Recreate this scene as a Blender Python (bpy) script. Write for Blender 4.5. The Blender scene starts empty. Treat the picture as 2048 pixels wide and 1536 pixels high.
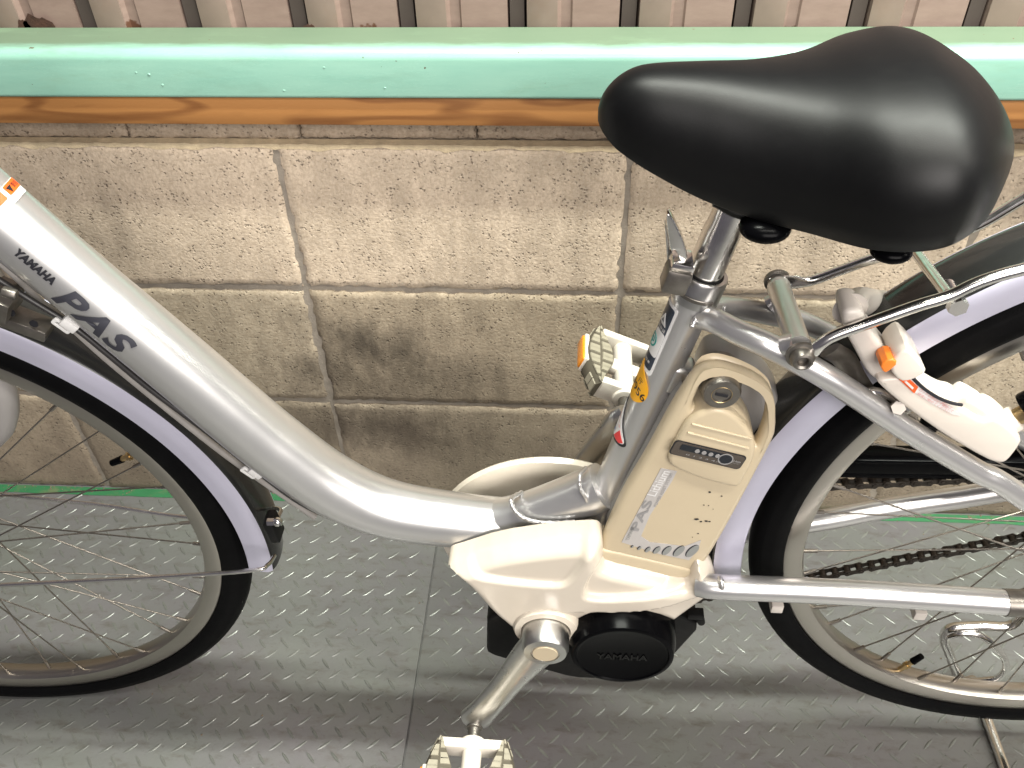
import bpy, bmesh, math, random
import numpy as np
from mathutils import Vector, Matrix, Euler

scene = bpy.context.scene
COL = scene.collection
random.seed(7)
RNG = np.random.default_rng(7)

# ------------------------------------------------------------------ camera
cam_data = bpy.data.cameras.new('camera')
cam_data.sensor_width = 36.0
cam_data.lens = 31.145
cam_data.clip_start = 0.01
cam_data.clip_end = 60.0
cam = bpy.data.objects.new('camera', cam_data)
COL.objects.link(cam)
_r = Vector((0.99781575, 0.06142394, -0.02430711))
_u = Vector((-0.02369069, 0.67622753, 0.73631181))
_f = Vector((-0.06166431, 0.73412767, -0.67620565))
M = Matrix((_r, _u, -_f)).transposed().to_4x4()
M.translation = Vector((0.3361, -0.5429, 1.0753))
cam.matrix_world = M
scene.camera = cam

# ------------------------------------------------------------------ world, lamps, exposure
world = bpy.data.worlds.new('World')
scene.world = world
world.use_nodes = True
bg = world.node_tree.nodes['Background']
bg.inputs['Color'].default_value = (0.78, 0.73, 0.86, 1)
bg.inputs['Strength'].default_value = 0.12

def tube_lamp(name, loc, length, width, watts, color, target):
    d = bpy.data.lights.new(name, 'AREA')
    d.shape = 'RECTANGLE'
    d.size = length
    d.size_y = width
    d.energy = watts
    d.color = color
    o = bpy.data.objects.new(name, d)
    COL.objects.link(o)
    o.location = loc
    dirv = (Vector(target) - Vector(loc)).normalized()
    z = -dirv
    x = Vector((1, 0, 0))
    y = z.cross(x).normalized()
    x = y.cross(z).normalized()
    o.matrix_world = Matrix.Translation(loc) @ Matrix((x, y, z)).transposed().to_4x4()
    return o
# two rows of ceiling fluorescent lamps running along the wall, and an added broad soft light behind the camera, source unseen
tube_lamp('ceiling_lamp_front', (2.6, -0.62, 2.35), 5.0, 0.10, 72, (1.0, 0.965, 0.87), (2.6, -0.1, 0.3))
tube_lamp('ceiling_lamp_back', (0.95, 0.045, 2.35), 2.2, 0.07, 96, (0.97, 1.0, 0.90), (0.95, 0.045, 0.3))
tube_lamp('front_soft_light', (1.3, -2.3, 1.9), 2.4, 1.2, 84, (1.0, 0.95, 0.90), (0.5, 0.3, 0.6))

scene.view_settings.view_transform = 'Standard'
scene.view_settings.look = 'None'
scene.view_settings.gamma = 1
scene.view_settings.exposure = 0.16
scene.render.engine = 'CYCLES'

# ------------------------------------------------------------------ materials
MATS = {}
def _mix(nt, fac, a, b, blend='MIX'):
    n = nt.nodes.new('ShaderNodeMix')
    n.data_type = 'RGBA'
    n.blend_type = blend
    if isinstance(fac, float): n.inputs[0].default_value = fac
    else: nt.links.new(fac, n.inputs[0])
    for i, v in ((6, a), (7, b)):
        if isinstance(v, tuple): n.inputs[i].default_value = v
        else: nt.links.new(v, n.inputs[i])
    return n.outputs[2]
def _noise(nt, vec, scale, detail=4.0, rough=0.55, dist=0.0):
    n = nt.nodes.new('ShaderNodeTexNoise')
    n.inputs['Scale'].default_value = scale
    n.inputs['Detail'].default_value = detail
    n.inputs['Roughness'].default_value = rough
    n.inputs['Distortion'].default_value = dist
    nt.links.new(vec, n.inputs['Vector'])
    return n.outputs['Fac']
def _ramp(nt, fac, p0, p1, c0=(0, 0, 0, 1), c1=(1, 1, 1, 1)):
    n = nt.nodes.new('ShaderNodeValToRGB')
    n.color_ramp.elements[0].position = p0
    n.color_ramp.elements[1].position = p1
    n.color_ramp.elements[0].color = c0
    n.color_ramp.elements[1].color = c1
    nt.links.new(fac, n.inputs['Fac'])
    return n.outputs['Color']
def _map(nt, vec, scale=(1, 1, 1), rot=(0, 0, 0), loc=(0, 0, 0)):
    n = nt.nodes.new('ShaderNodeMapping')
    n.inputs['Scale'].default_value = scale
    n.inputs['Rotation'].default_value = rot
    n.inputs['Location'].default_value = loc
    nt.links.new(vec, n.inputs['Vector'])
    return n.outputs['Vector']
def _math(nt, op, a, b=None):
    n = nt.nodes.new('ShaderNodeMath')
    n.operation = op
    for i, v in ((0, a), (1, b)):
        if v is None: continue
        if isinstance(v, (int, float)): n.inputs[i].default_value = v
        else: nt.links.new(v, n.inputs[i])
    return n.outputs[0]
def base_mat(name):
    m = bpy.data.materials.new(name)
    m.use_nodes = True
    nt = m.node_tree
    bs = nt.nodes['Principled BSDF']
    geo = nt.nodes.new('ShaderNodeNewGeometry')
    MATS[name] = m
    return m, nt, bs, geo.outputs['Position']
def c4(c): return (c[0], c[1], c[2], 1.0)
def pmat(name, col, rough=0.5, metal=0.0, var=0.12, vscale=35.0, rvar=0.10, bump=0.0, bscale=300.0, col2=None, coat=0.0, spec=0.5,
         dirt=0.0, dirtcol=(0.12, 0.09, 0.06), dscale=18.0, sss=0.0):
    m, nt, bs, pos = base_mat(name)
    n1 = _noise(nt, pos, vscale, 5.0)
    c2 = col2 if col2 else tuple(max(0.0, c * (1 - var)) for c in col)
    colo = _mix(nt, _ramp(nt, n1, 0.3, 0.7), c4(col), c4(c2))
    if dirt > 0:
        n3 = _noise(nt, pos, dscale, 8.0, 0.7)
        fac = _math(nt, 'MULTIPLY', _ramp(nt, n3, 0.52, 0.72), dirt)
        colo = _mix(nt, fac, colo, c4(dirtcol))
    nt.links.new(colo, bs.inputs['Base Color'])
    n2 = _noise(nt, pos, vscale * 2.3, 6.0, 0.65)
    r = _math(nt, 'ADD', _math(nt, 'MULTIPLY', _math(nt, 'SUBTRACT', n2, 0.5), rvar * 2), rough)
    nt.links.new(r, bs.inputs['Roughness'])
    bs.inputs['Metallic'].default_value = metal
    bs.inputs['Specular IOR Level'].default_value = spec
    bs.inputs['Coat Weight'].default_value = coat
    bs.inputs['Coat Roughness'].default_value = 0.08
    if bump > 0:
        nb = _noise(nt, pos, bscale, 4.0, 0.6)
        b = nt.nodes.new('ShaderNodeBump')
        b.inputs['Strength'].default_value = bump
        b.inputs['Distance'].default_value = 0.001
        nt.links.new(nb, b.inputs['Height'])
        nt.links.new(b.outputs['Normal'], bs.inputs['Normal'])
    return m

pmat('silver_paint', (0.70, 0.69, 0.685), 0.29, 0.82, 0.05, 9, 0.04, bump=0.03, bscale=2500)
pmat('brushed_alloy', (0.66, 0.65, 0.63), 0.30, 1.0, 0.15, 30, 0.10, bump=0.05, bscale=600, dirt=0.25, dirtcol=(0.2, 0.17, 0.14))
pmat('rim_alloy', (0.47, 0.44, 0.40), 0.30, 1.0, 0.08, 14, 0.04, dirt=0.04, dirtcol=(0.16, 0.12, 0.09))
pmat('chrome', (0.84, 0.82, 0.79), 0.21, 1.0, 0.12, 60, 0.05, dirt=0.25, dirtcol=(0.18, 0.13, 0.09))
pmat('dull_steel', (0.26, 0.24, 0.215), 0.38, 0.9, 0.3, 90, 0.12, dirt=0.5, dirtcol=(0.12, 0.09, 0.06))
pmat('spoke_steel', (0.33, 0.30, 0.265), 0.38, 1.0, 0.2, 90, 0.1)
pmat('tyre_rubber', (0.003, 0.003, 0.0034), 0.5, 0, 0.3, 60, 0.08, bump=0.2, bscale=900, spec=0.06, dirt=0.35, dirtcol=(0.008, 0.0075, 0.007), dscale=9)
pmat('black_vinyl', (0.0022, 0.0022, 0.0025), 0.43, 0, 0.2, 60, 0.04, bump=0.05, bscale=1300, spec=0.28, dirt=0.2, dirtcol=(0.006, 0.006, 0.0055), dscale=70)
pmat('black_plastic', (0.002, 0.002, 0.0025), 0.22, 0, 0.2, 60, 0.05, bump=0.03, bscale=900, spec=0.05, dirt=0.0, dirtcol=(0.05, 0.045, 0.04))
pmat('black_satin', (0.006, 0.006, 0.006), 0.5, 0, 0.2, 60, 0.1, spec=0.2, dirt=0.1, dirtcol=(0.06, 0.05, 0.04))
pmat('cream_plastic', (0.66, 0.59, 0.495), 0.20, 0, 0.03, 8, 0.04, coat=0.3, dirt=0.05, dirtcol=(0.4, 0.3, 0.2), dscale=60)
pmat('battery_cream', (0.58, 0.485, 0.335), 0.32, 0, 0.05, 10, 0.04, dirt=0.05, dirtcol=(0.35, 0.26, 0.16), dscale=60)
pmat('pale_grey_plastic', (0.60, 0.55, 0.50), 0.32, 0, 0.06, 12, 0.05, dirt=0.12, dirtcol=(0.25, 0.2, 0.16), dscale=40)
pmat('lock_cream', (0.78, 0.71, 0.63), 0.25, 0, 0.04, 12, 0.05, dirt=0.05, dirtcol=(0.3, 0.24, 0.18), dscale=40)
pmat('mid_grey_plastic', (0.30, 0.285, 0.275), 0.33, 0, 0.08, 14, 0.06, dirt=0.15, dirtcol=(0.12, 0.1, 0.09))
pmat('pedal_white', (0.72, 0.66, 0.58), 0.45, 0, 0.05, 20, 0.06, dirt=0.2, dirtcol=(0.3, 0.24, 0.17), dscale=50)
pmat('pedal_rubber', (0.30, 0.27, 0.205), 0.6, 0, 0.12, 30, 0.06, dirt=0.15, dirtcol=(0.14, 0.12, 0.09))
pmat('groove_dark', (0.10, 0.085, 0.06), 0.8, 0, 0.2, 30)
pmat('fender_dark_reflect', (0.035, 0.036, 0.035), 0.16, 0.35, 0.2, 25, 0.05, dirt=0.15, dirtcol=(0.09, 0.08, 0.07))  # dark ceiling reflection of the steel crown, put into the colour
pmat('fender_pale_reflect', (0.52, 0.51, 0.62), 0.33, 0.25, 0.06, 12, 0.05, dirt=0.12, dirtcol=(0.34, 0.32, 0.36))  # pale room reflection on the steel skirt, put into the colour
pmat('amber', (0.85, 0.28, 0.01), 0.2, 0, 0.1, 200, 0.05, bump=0.5, bscale=700, coat=0.5)
pmat('orange_plastic', (0.92, 0.24, 0.03), 0.35)
pmat('ink_black', (0.012, 0.012, 0.016), 0.4, 0, 0.05, 60, 0.05)
pmat('ink_grey', (0.03, 0.03, 0.04), 0.45, 0.0, 0.05, 60, 0.05)
pmat('ink_navy', (0.007, 0.018, 0.042), 0.35)
pmat('window_dark', (0.007, 0.010, 0.016), 0.3)
pmat('ink_teal', (0.03, 0.30, 0.27), 0.4)
pmat('ink_blue', (0.02, 0.16, 0.46), 0.4)
pmat('ink_red', (0.78, 0.05, 0.05), 0.4)
pmat('ink_orange', (0.88, 0.12, 0.015), 0.4)
pmat('ink_yellow', (0.88, 0.42, 0.01), 0.4, var=0.08, vscale=120)
pmat('ink_faded_red', (0.75, 0.36, 0.33), 0.5)
pmat('paper_white', (0.78, 0.77, 0.76), 0.4, 0, 0.05, 60)
pmat('print_silver', (0.60, 0.57, 0.55), 0.35, 0.25, 0.08, 60, 0.08)
pmat('print_grey', (0.36, 0.35, 0.35), 0.4, 0.2)
pmat('oval_silver', (0.36, 0.37, 0.36), 0.32, 0.4, 0.06, 60)
pmat('panel_brown', (0.075, 0.060, 0.048), 0.25, 0, 0.15, 60)
pmat('weld_metal', (0.66, 0.65, 0.645), 0.33, 0.85, 0.1, 100, 0.06)
pmat('cable_black', (0.03, 0.028, 0.028), 0.38, 0, 0.2, 60)
pmat('cable_grey', (0.34, 0.32, 0.30), 0.35, 0, 0.15, 60, dirt=0.2)
pmat('brass', (0.55, 0.40, 0.20), 0.3, 0.9, 0.2, 80, 0.1)
pmat('chain_steel', (0.055, 0.045, 0.038), 0.42, 0.7, 0.4, 200, 0.12, dirt=0.4, dirtcol=(0.02, 0.015, 0.012))

def concrete_mat(name, tone, seed):
    m, nt, bs, pos = base_mat(name)
    p = _map(nt, pos, (1, 1, 1), (0, 0, 0), (seed * 3.1, seed * 1.7, seed * 2.3))
    big = _noise(nt, p, 4.0, 4.0, 0.6)
    mid = _noise(nt, _map(nt, p, (1, 1, 0.35)), 28.0, 6.0, 0.7)
    fine = _noise(nt, p, 260.0, 3.0, 0.7)
    c = _mix(nt, _ramp(nt, big, 0.32, 0.68), c4(tone), c4(tuple(t * 0.68 for t in tone)))
    c = _mix(nt, _ramp(nt, mid, 0.35, 0.7), c, c4(tuple(min(1, t * 1.22) for t in tone)))
    c = _mix(nt, _math(nt, 'MULTIPLY', _ramp(nt, fine, 0.40, 0.62), 0.42), c, c4((tone[0] * 0.55, tone[1] * 0.50, tone[2] * 0.44)))
    # open pores of the block, two sizes
    def pores(scale, lo, hi, dens):
        v = nt.nodes.new('ShaderNodeTexVoronoi')
        v.inputs['Scale'].default_value = scale
        v.inputs['Randomness'].default_value = 1.0
        w = nt.nodes.new('ShaderNodeVectorMath'); w.operation = 'ADD'
        nz = nt.nodes.new('ShaderNodeTexNoise'); nz.inputs['Scale'].default_value = scale * 1.3; nz.inputs['Detail'].default_value = 3
        nt.links.new(p, nz.inputs['Vector'])
        sc = nt.nodes.new('ShaderNodeVectorMath'); sc.operation = 'SCALE'; sc.inputs['Scale'].default_value = 0.9 / scale
        nt.links.new(nz.outputs['Color'], sc.inputs[0])
        nt.links.new(p, w.inputs[0]); nt.links.new(sc.outputs[0], w.inputs[1])
        nt.links.new(w.outputs[0], v.inputs['Vector'])
        d = _ramp(nt, v.outputs['Distance'], lo, hi, (1, 1, 1, 1), (0, 0, 0, 1))
        sel = _noise(nt, p, scale * 0.32, 3.0, 0.7)
        return _math(nt, 'MULTIPLY', d, _ramp(nt, sel, dens, dens + 0.10))
    p1 = _math(nt, 'MULTIPLY', pores(240.0, 0.12, 0.40, 0.49), 0.78)
    p2 = pores(95.0, 0.06, 0.25, 0.55)
    po = _math(nt, 'MAXIMUM', p1, p2)
    c = _mix(nt, _math(nt, 'MULTIPLY', po, 0.72), c, (0.075, 0.055, 0.042, 1))
    # rubbed black marks and mould at their own places on the wall
    def blob(cx, cz, rx, rz, amt, c):
        sv = _map(nt, pos, (1 / rx, 0, 1 / rz), (0, 0, 0), (-cx / rx, 0, -cz / rz))
        ln = nt.nodes.new('ShaderNodeVectorMath'); ln.operation = 'LENGTH'
        nt.links.new(sv, ln.inputs[0])
        nz = _noise(nt, _map(nt, pos, (1, 1, 0.5)), 34.0, 6.0, 0.75)
        d = _math(nt, 'ADD', ln.outputs['Value'], _math(nt, 'MULTIPLY', _math(nt, 'SUBTRACT', nz, 0.5), 1.6))
        f = _math(nt, 'MULTIPLY', _ramp(nt, d, 0.05, 1.0, (1, 1, 1, 1), (0, 0, 0, 1)), amt)
        return _mix(nt, f, c, (0.055, 0.045, 0.035, 1))
    for (cx, cz, rx, rz, amt) in STAINS: c = blob(cx, cz, rx, rz, amt, c)
    # grime climbing from the floor, ragged
    sep = nt.nodes.new('ShaderNodeSeparateXYZ'); nt.links.new(pos, sep.inputs[0])
    nz = _noise(nt, _map(nt, pos, (1, 1, 0.4)), 16.0, 6.0, 0.7)
    g = _math(nt, 'ADD', _math(nt, 'MULTIPLY', sep.outputs['Z'], 3.4), _math(nt, 'MULTIPLY', _math(nt, 'SUBTRACT', nz, 0.5), 1.4))
    c = _mix(nt, _math(nt, 'MULTIPLY', _ramp(nt, g, 0.0, 1.35, (1, 1, 1, 1), (0, 0, 0, 1)), 0.62), c, (0.15, 0.115, 0.09, 1))
    nt.links.new(c, bs.inputs['Base Color'])
    bs.inputs['Roughness'].default_value = 0.9
    bs.inputs['Specular IOR Level'].default_value = 0.25
    h = _math(nt, 'SUBTRACT', _math(nt, 'MULTIPLY', _math(nt, 'ADD', fine, mid), 0.45), _math(nt, 'MULTIPLY', po, 0.9))
    b = nt.nodes.new('ShaderNodeBump')
    b.inputs['Strength'].default_value = 0.85
    b.inputs['Distance'].default_value = 0.0024
    nt.links.new(h, b.inputs['Height'])
    nt.links.new(b.outputs['Normal'], bs.inputs['Normal'])
    return m
_st = [(0.0539, 0.3129), (0.1109, 0.3056), (-0.0063, 0.2614), (0.0040, 0.1478), (0.0727, 0.1609), (-0.0036, 0.3543), (0.1364, 0.1318)]
STAINS = [(_st[0][0], _st[0][1], .050, .055, .80), (_st[1][0], _st[1][1], .050, .050, .72), (_st[2][0], _st[2][1], .060, .045, .7), (_st[5][0], _st[5][1], .05, .05, .45),
          (_st[3][0], _st[3][1], .11, .055, .68), (_st[4][0], _st[4][1], .11, .06, .62), (_st[6][0], _st[6][1], .10, .06, .55),
          (_st[1][0] - .02, _st[1][1] - .06, .24, .17, .55), (-.25, .48, .10, .09, .35), (.62, .33, .09, .07, .22), (.20, .26, .10, .05, .35)]
concrete_mat('concrete_a', (0.40, 0.33, 0.245), 0)
concrete_mat('concrete_b', (0.46, 0.385, 0.29), 1)
concrete_mat('concrete_c', (0.345, 0.29, 0.215), 2)
concrete_mat('concrete_top_lit', (0.60, 0.495, 0.385), 4)  # stronger light on the upper course, put into a lighter base colour
concrete_mat('concrete_cap', (0.42, 0.34, 0.26), 3)
pmat('mortar', (0.34, 0.295, 0.245), 0.95, 0, 0.3, 60, 0.05, bump=0.8, bscale=500, dirt=0.3)

def floor_mat():
    m, nt, bs, pos = base_mat('floor_paint')
    n = _noise(nt, pos, 5.0, 6.0, 0.6)
    c = _mix(nt, _ramp(nt, n, 0.35, 0.65), (0.152, 0.160, 0.147, 1), (0.146, 0.139, 0.145, 1))
    n2 = _noise(nt, _map(nt, pos, (1, 3.0, 1), (0, 0, 0.5)), 26.0, 8.0, 0.7)
    c = _mix(nt, _math(nt, 'MULTIPLY', _ramp(nt, n2, 0.52, 0.70), 0.55), c, (0.075, 0.062, 0.045, 1))
    n4 = _noise(nt, pos, 90.0, 5.0, 0.7)
    c = _mix(nt, _math(nt, 'MULTIPLY', _ramp(nt, n4, 0.58, 0.72), 0.45), c, (0.07, 0.058, 0.048, 1))
    nt.links.new(c, bs.inputs['Base Color'])
    n3 = _noise(nt, pos, 40.0, 6.0, 0.7)
    r = _math(nt, 'ADD', _math(nt, 'MULTIPLY', n3, 0.28), 0.24)
    nt.links.new(r, bs.inputs['Roughness'])
    bs.inputs['Metallic'].default_value = 0.15
    b = nt.nodes.new('ShaderNodeBump'); b.inputs['Strength'].default_value = 0.25; b.inputs['Distance'].default_value = 0.001
    nt.links.new(_noise(nt, pos, 150.0, 4.0, 0.6), b.inputs['Height'])
    nt.links.new(b.outputs['Normal'], bs.inputs['Normal'])
floor_mat()
pmat('floor_lug', (0.165, 0.17, 0.155), 0.30, 0.15, 0.25, 60, 0.12)
pmat('green_line', (0.03, 0.155, 0.062), 0.5, 0, 0.2, 25, 0.1, dirt=0.8, dirtcol=(0.16, 0.14, 0.08), dscale=30)
pmat('grit', (0.20, 0.15, 0.10), 0.9, 0, 0.5, 60)

def beam_mat():
    m, nt, bs, pos = base_mat('mint_paint')
    st = _noise(nt, _map(nt, pos, (0.18, 1, 1)), 60.0, 5.0, 0.6)
    c = _mix(nt, _ramp(nt, st, 0.3, 0.7), (0.28, 0.50, 0.405, 1), (0.235, 0.45, 0.365, 1))
    sep = nt.nodes.new('ShaderNodeSeparateXYZ'); nt.links.new(pos, sep.inputs[0])
    dn = _noise(nt, _map(nt, pos, (0.25, 1, 1)), 40.0, 7.0, 0.7)
    # dust on the flat top of the beam, darkened to paint in weaker light
    d = _math(nt, 'MULTIPLY', _ramp(nt, _math(nt, 'ADD', sep.outputs['Y'], _math(nt, 'MULTIPLY', _math(nt, 'SUBTRACT', dn, 0.5), 0.03)), 0.334, 0.352), 0.85)
    c = _mix(nt, d, c, (0.085, 0.105, 0.055, 1))
    gr = _noise(nt, _map(nt, pos, (0.35, 1, 1.6)), 22.0, 9.0, 0.75)
    c = _mix(nt, _math(nt, 'MULTIPLY', _ramp(nt, gr, 0.55, 0.75), 0.35), c, (0.20, 0.30, 0.19, 1))
    sp = _noise(nt, pos, 120.0, 3.0, 0.5)
    c = _mix(nt, _ramp(nt, sp, 0.735, 0.755), c, (0.09, 0.045, 0.02, 1))
    nt.links.new(c, bs.inputs['Base Color'])
    nt.links.new(_math(nt, 'ADD', _math(nt, 'MULTIPLY', d, 0.55), 0.27), bs.inputs['Roughness'])
    b = nt.nodes.new('ShaderNodeBump'); b.inputs['Strength'].default_value = 0.18; b.inputs['Distance'].default_value = 0.001
    nt.links.new(st, b.inputs['Height'])
    nt.links.new(b.outputs['Normal'], bs.inputs['Normal'])
beam_mat()
def wood_mat():
    m, nt, bs, pos = base_mat('wood')
    nz = _noise(nt, _map(nt, pos, (1.3, 5.0, 8.0)), 2.6, 2.0, 0.5)
    ring = _math(nt, 'ADD', _math(nt, 'MULTIPLY', _math(nt, 'SINE', _math(nt, 'MULTIPLY', nz, 46.0)), 0.5), 0.5)
    c = _mix(nt, _ramp(nt, ring, 0.45, 0.98), (0.37, 0.16, 0.045, 1), (0.19, 0.065, 0.014, 1))
    f = _noise(nt, _map(nt, pos, (0.05, 1, 1)), 420.0, 4.0, 0.6)
    c = _mix(nt, _math(nt, 'MULTIPLY', f, 0.35), c, (0.46, 0.24, 0.085, 1))
    nt.links.new(c, bs.inputs['Base Color'])
    bs.inputs['Roughness'].default_value = 0.6
wood_mat()
def sheet_mat():
    m, nt, bs, pos = base_mat('sheet_metal')
    st = _noise(nt, _map(nt, pos, (1, 1, 3.0)), 30.0, 6.0, 0.65)
    c = _mix(nt, _ramp(nt, st, 0.3, 0.75), (0.265, 0.19, 0.16, 1), (0.20, 0.138, 0.115, 1))
    sep = nt.nodes.new('ShaderNodeSeparateXYZ'); nt.links.new(pos, sep.inputs[0])
    rn = _noise(nt, pos, 26.0, 5.0, 0.6)
    low = _math(nt, 'ADD', _math(nt, 'MULTIPLY', _math(nt, 'SUBTRACT', sep.outputs['Z'], 0.721), 16.0), _math(nt, 'MULTIPLY', rn, 1.0))
    c = _mix(nt, _ramp(nt, low, 0.36, 0.40, (1, 1, 1, 1), (0, 0, 0, 1)), c, (0.10, 0.045, 0.025, 1))
    nt.links.new(c, bs.inputs['Base Color'])
    bs.inputs['Roughness'].default_value = 0.5
sheet_mat()
pmat('rust', (0.07, 0.03, 0.018), 0.9, 0, 0.5, 120, 0.05, bump=0.8, bscale=400)
pmat('groove_shade', (0.06, 0.045, 0.038), 0.8)  # shade inside the cladding grooves, as a dark colour
pmat('sheet_light', (0.285, 0.215, 0.18), 0.5, 0, 0.2, 25, dirt=0.35, dirtcol=(0.25, 0.15, 0.1))

# ------------------------------------------------------------------ object helpers
WORLD = {}
def link(name, me, mat=None, parent=None, sharp=35, matrix=None):
    o = bpy.data.objects.new(name, me)
    COL.objects.link(o)
    if mat and me is not None:
        if not me.materials: me.materials.append(MATS[mat])
    if parent is not None:
        o.parent = parent
        if matrix is None:
            o.matrix_parent_inverse = WORLD.get(parent.as_pointer(), Matrix.Identity(4)).inverted()
        else:
            o.matrix_local = matrix
    elif matrix is not None:
        o.matrix_world = matrix
    return o
def empty(name, loc, parent=None, rz=0.0, ry=0.0):
    o = bpy.data.objects.new(name, None)
    o.empty_display_size = 0.05
    COL.objects.link(o)
    W = Matrix.Translation(loc) @ Matrix.Rotation(rz, 4, 'Z') @ Matrix.Rotation(ry, 4, 'Y')
    if parent is not None:
        o.parent = parent
        o.matrix_parent_inverse = WORLD.get(parent.as_pointer(), Matrix.Identity(4)).inverted()
    o.matrix_basis = W
    WORLD[o.as_pointer()] = W
    return o
def tag(o, label, cat=None, group=None, kind=None):
    if label: o['label'] = label
    if cat: o['category'] = cat
    if group: o['group'] = group
    if kind: o['kind'] = kind
    return o
def shade(me, sharp=35):
    me.shade_smooth()
    try: me.set_sharp_from_angle(angle=math.radians(sharp))
    except Exception: pass

class MB:
    def __init__(s): s.v = []; s.f = []
    def add(s, verts, faces):
        b = len(s.v)
        s.v += [tuple(v) for v in verts]
        s.f += [tuple(i + b for i in f) for f in faces]
        return s
    def tube(s, pts, r, seg=16, cap=True, squash=None, closed=False):
        pts = [Vector(p) for p in pts]
        n = len(pts)
        rs = r if isinstance(r, (list, tuple)) else [r] * n
        T = []
        for i in range(n):
            a = pts[i - 1] if (i > 0 or closed) else pts[i]
            b = pts[(i + 1) % n] if (i < n - 1 or closed) else pts[i]
            T.append((b - a).normalized())
        ref = Vector((0, 1, 0))
        if abs(T[0].dot(ref)) > 0.9: ref = Vector((0, 0, 1))
        N = (ref - T[0] * ref.dot(T[0])).normalized()
        vs = []; fs = []
        for i in range(n):
            N = (N - T[i] * N.dot(T[i])).normalized()
            B = T[i].cross(N)
            for k in range(seg):
                a = 2 * math.pi * k / seg
                ka, kb = (1, 1) if squash is None else (squash[i] if isinstance(squash, list) else squash)
                vs.append(pts[i] + (N * math.cos(a) * ka + B * math.sin(a) * kb) * rs[i])
        m = n if closed else n - 1
        for i in range(m):
            j = (i + 1) % n
            for k in range(seg):
                l = (k + 1) % seg
                fs.append((i * seg + k, i * seg + l, j * seg + l, j * seg + k))
        if cap and not closed:
            fs.append(tuple(range(seg))[::-1]); fs.append(tuple((n - 1) * seg + k for k in range(seg)))
        return s.add(vs, fs)
    def cyl(s, a, b, r0, r1=None, seg=20): return s.tube([a, b], [r0, r0 if r1 is None else r1], seg)
    def lathe(s, prof, org=(0, 0, 0), ax=(0, 1, 0), seg=40, closed=False, a0=0.0, a1=2 * math.pi):
        # prof: (radius, offset along axis)
        ax = Vector(ax).normalized()
        x = Vector((1, 0, 0)) if abs(ax.x) < 0.9 else Vector((0, 0, 1))
        x = (x - ax * x.dot(ax)).normalized(); z = x.cross(ax) * -1
        z = ax.cross(x)
        vs = []; fs = []
        n = len(prof); full = abs(a1 - a0 - 2 * math.pi) < 1e-6
        m = seg if full else seg + 1
        for k in range(m):
            a = a0 + (a1 - a0) * k / seg
            d = x * math.cos(a) + z * math.sin(a)
            for (r, t) in prof: vs.append(Vector(org) + d * r + ax * t)
        for k in range(seg):
            l = (k + 1) % m
            for i in range(n if closed else n - 1):
                j = (i + 1) % n
                fs.append((k * n + i, k * n + j, l * n + j, l * n + i))
        return s.add(vs, fs)
    def box(s, c, d, rot=None):
        c = Vector(c)
        vs = []
        for sx in (-1, 1):
            for sy in (-1, 1):
                for sz in (-1, 1):
                    v = Vector((sx * d[0] / 2, sy * d[1] / 2, sz * d[2] / 2))
                    if rot is not None: v = rot @ v
                    vs.append(c + v)
        return s.add(vs, [(0, 1, 3, 2), (4, 6, 7, 5), (0, 4, 5, 1), (2, 3, 7, 6), (0, 2, 6, 4), (1, 5, 7, 3)])
    def ball(s, c, r, n=12, sc=(1, 1, 1)):
        vs = []; fs = []
        for i in range(n + 1):
            t = math.pi * i / n
            for k in range(2 * n):
                a = math.pi * k / n
                vs.append((c[0] + r * sc[0] * math.sin(t) * math.cos(a), c[1] + r * sc[1] * math.sin(t) * math.sin(a), c[2] + r * sc[2] * math.cos(t)))
        for i in range(n):
            for k in range(2 * n):
                l = (k + 1) % (2 * n)
                fs.append((i * 2 * n + k, (i + 1) * 2 * n + k, (i + 1) * 2 * n + l, i * 2 * n + l))
        return s.add(vs, fs)
    def mesh(s, name, bevel=0.0, bseg=2, sharp=35):
        me = bpy.data.meshes.new(name)
        me.from_pydata(s.v, [], s.f)
        bm = bmesh.new(); bm.from_mesh(me)
        bmesh.ops.remove_doubles(bm, verts=bm.verts, dist=1e-6)
        bmesh.ops.recalc_face_normals(bm, faces=bm.faces)
        if bevel > 0:
            ed = [e for e in bm.edges if len(e.link_faces) == 2 and e.calc_face_angle(0) > math.radians(30)]
            bmesh.ops.bevel(bm, geom=ed, offset=bevel, segments=bseg, affect='EDGES', profile=0.5, clamp_overlap=True)
        bm.to_mesh(me); bm.free()
        shade(me, sharp)
        return me
    def build(s, name, mat, parent=None, bevel=0.0, bseg=2, sharp=35):
        return link(name, s.mesh(name, bevel, bseg, sharp), mat, parent)

def spath(pts, n=8, closed=False):
    P = [Vector(p) for p in pts]; m = len(P); out = []
    for i in range(m if closed else m - 1):
        g = lambda k: P[k % m] if closed else (P[k] if 0 <= k < m else (P[0] * 2 - P[1] if k < 0 else P[-1] * 2 - P[-2]))
        a, b, c, d = g(i - 1), g(i), g(i + 1), g(i + 2)
        for k in range(n):
            t = k / n
            out.append(0.5 * (2 * b + (c - a) * t + (2 * a - 5 * b + 4 * c - d) * t * t + (-a + 3 * b - 3 * c + d) * t ** 3))
    if not closed: out.append(P[-1])
    return out
def loop2(pts, n=5): return [(p.x, p.y) for p in spath([(a, b, 0) for a, b in pts], n, True)]
def chaikin(pts, it=2, w=0.25):
    for _ in range(it):
        q = []
        for i in range(len(pts)):
            a, b = pts[i], pts[(i + 1) % len(pts)]
            q += [(a[0] * (1 - w) + b[0] * w, a[1] * (1 - w) + b[1] * w), (a[0] * w + b[0] * (1 - w), a[1] * w + b[1] * (1 - w))]
        pts = q
    return pts
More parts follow.
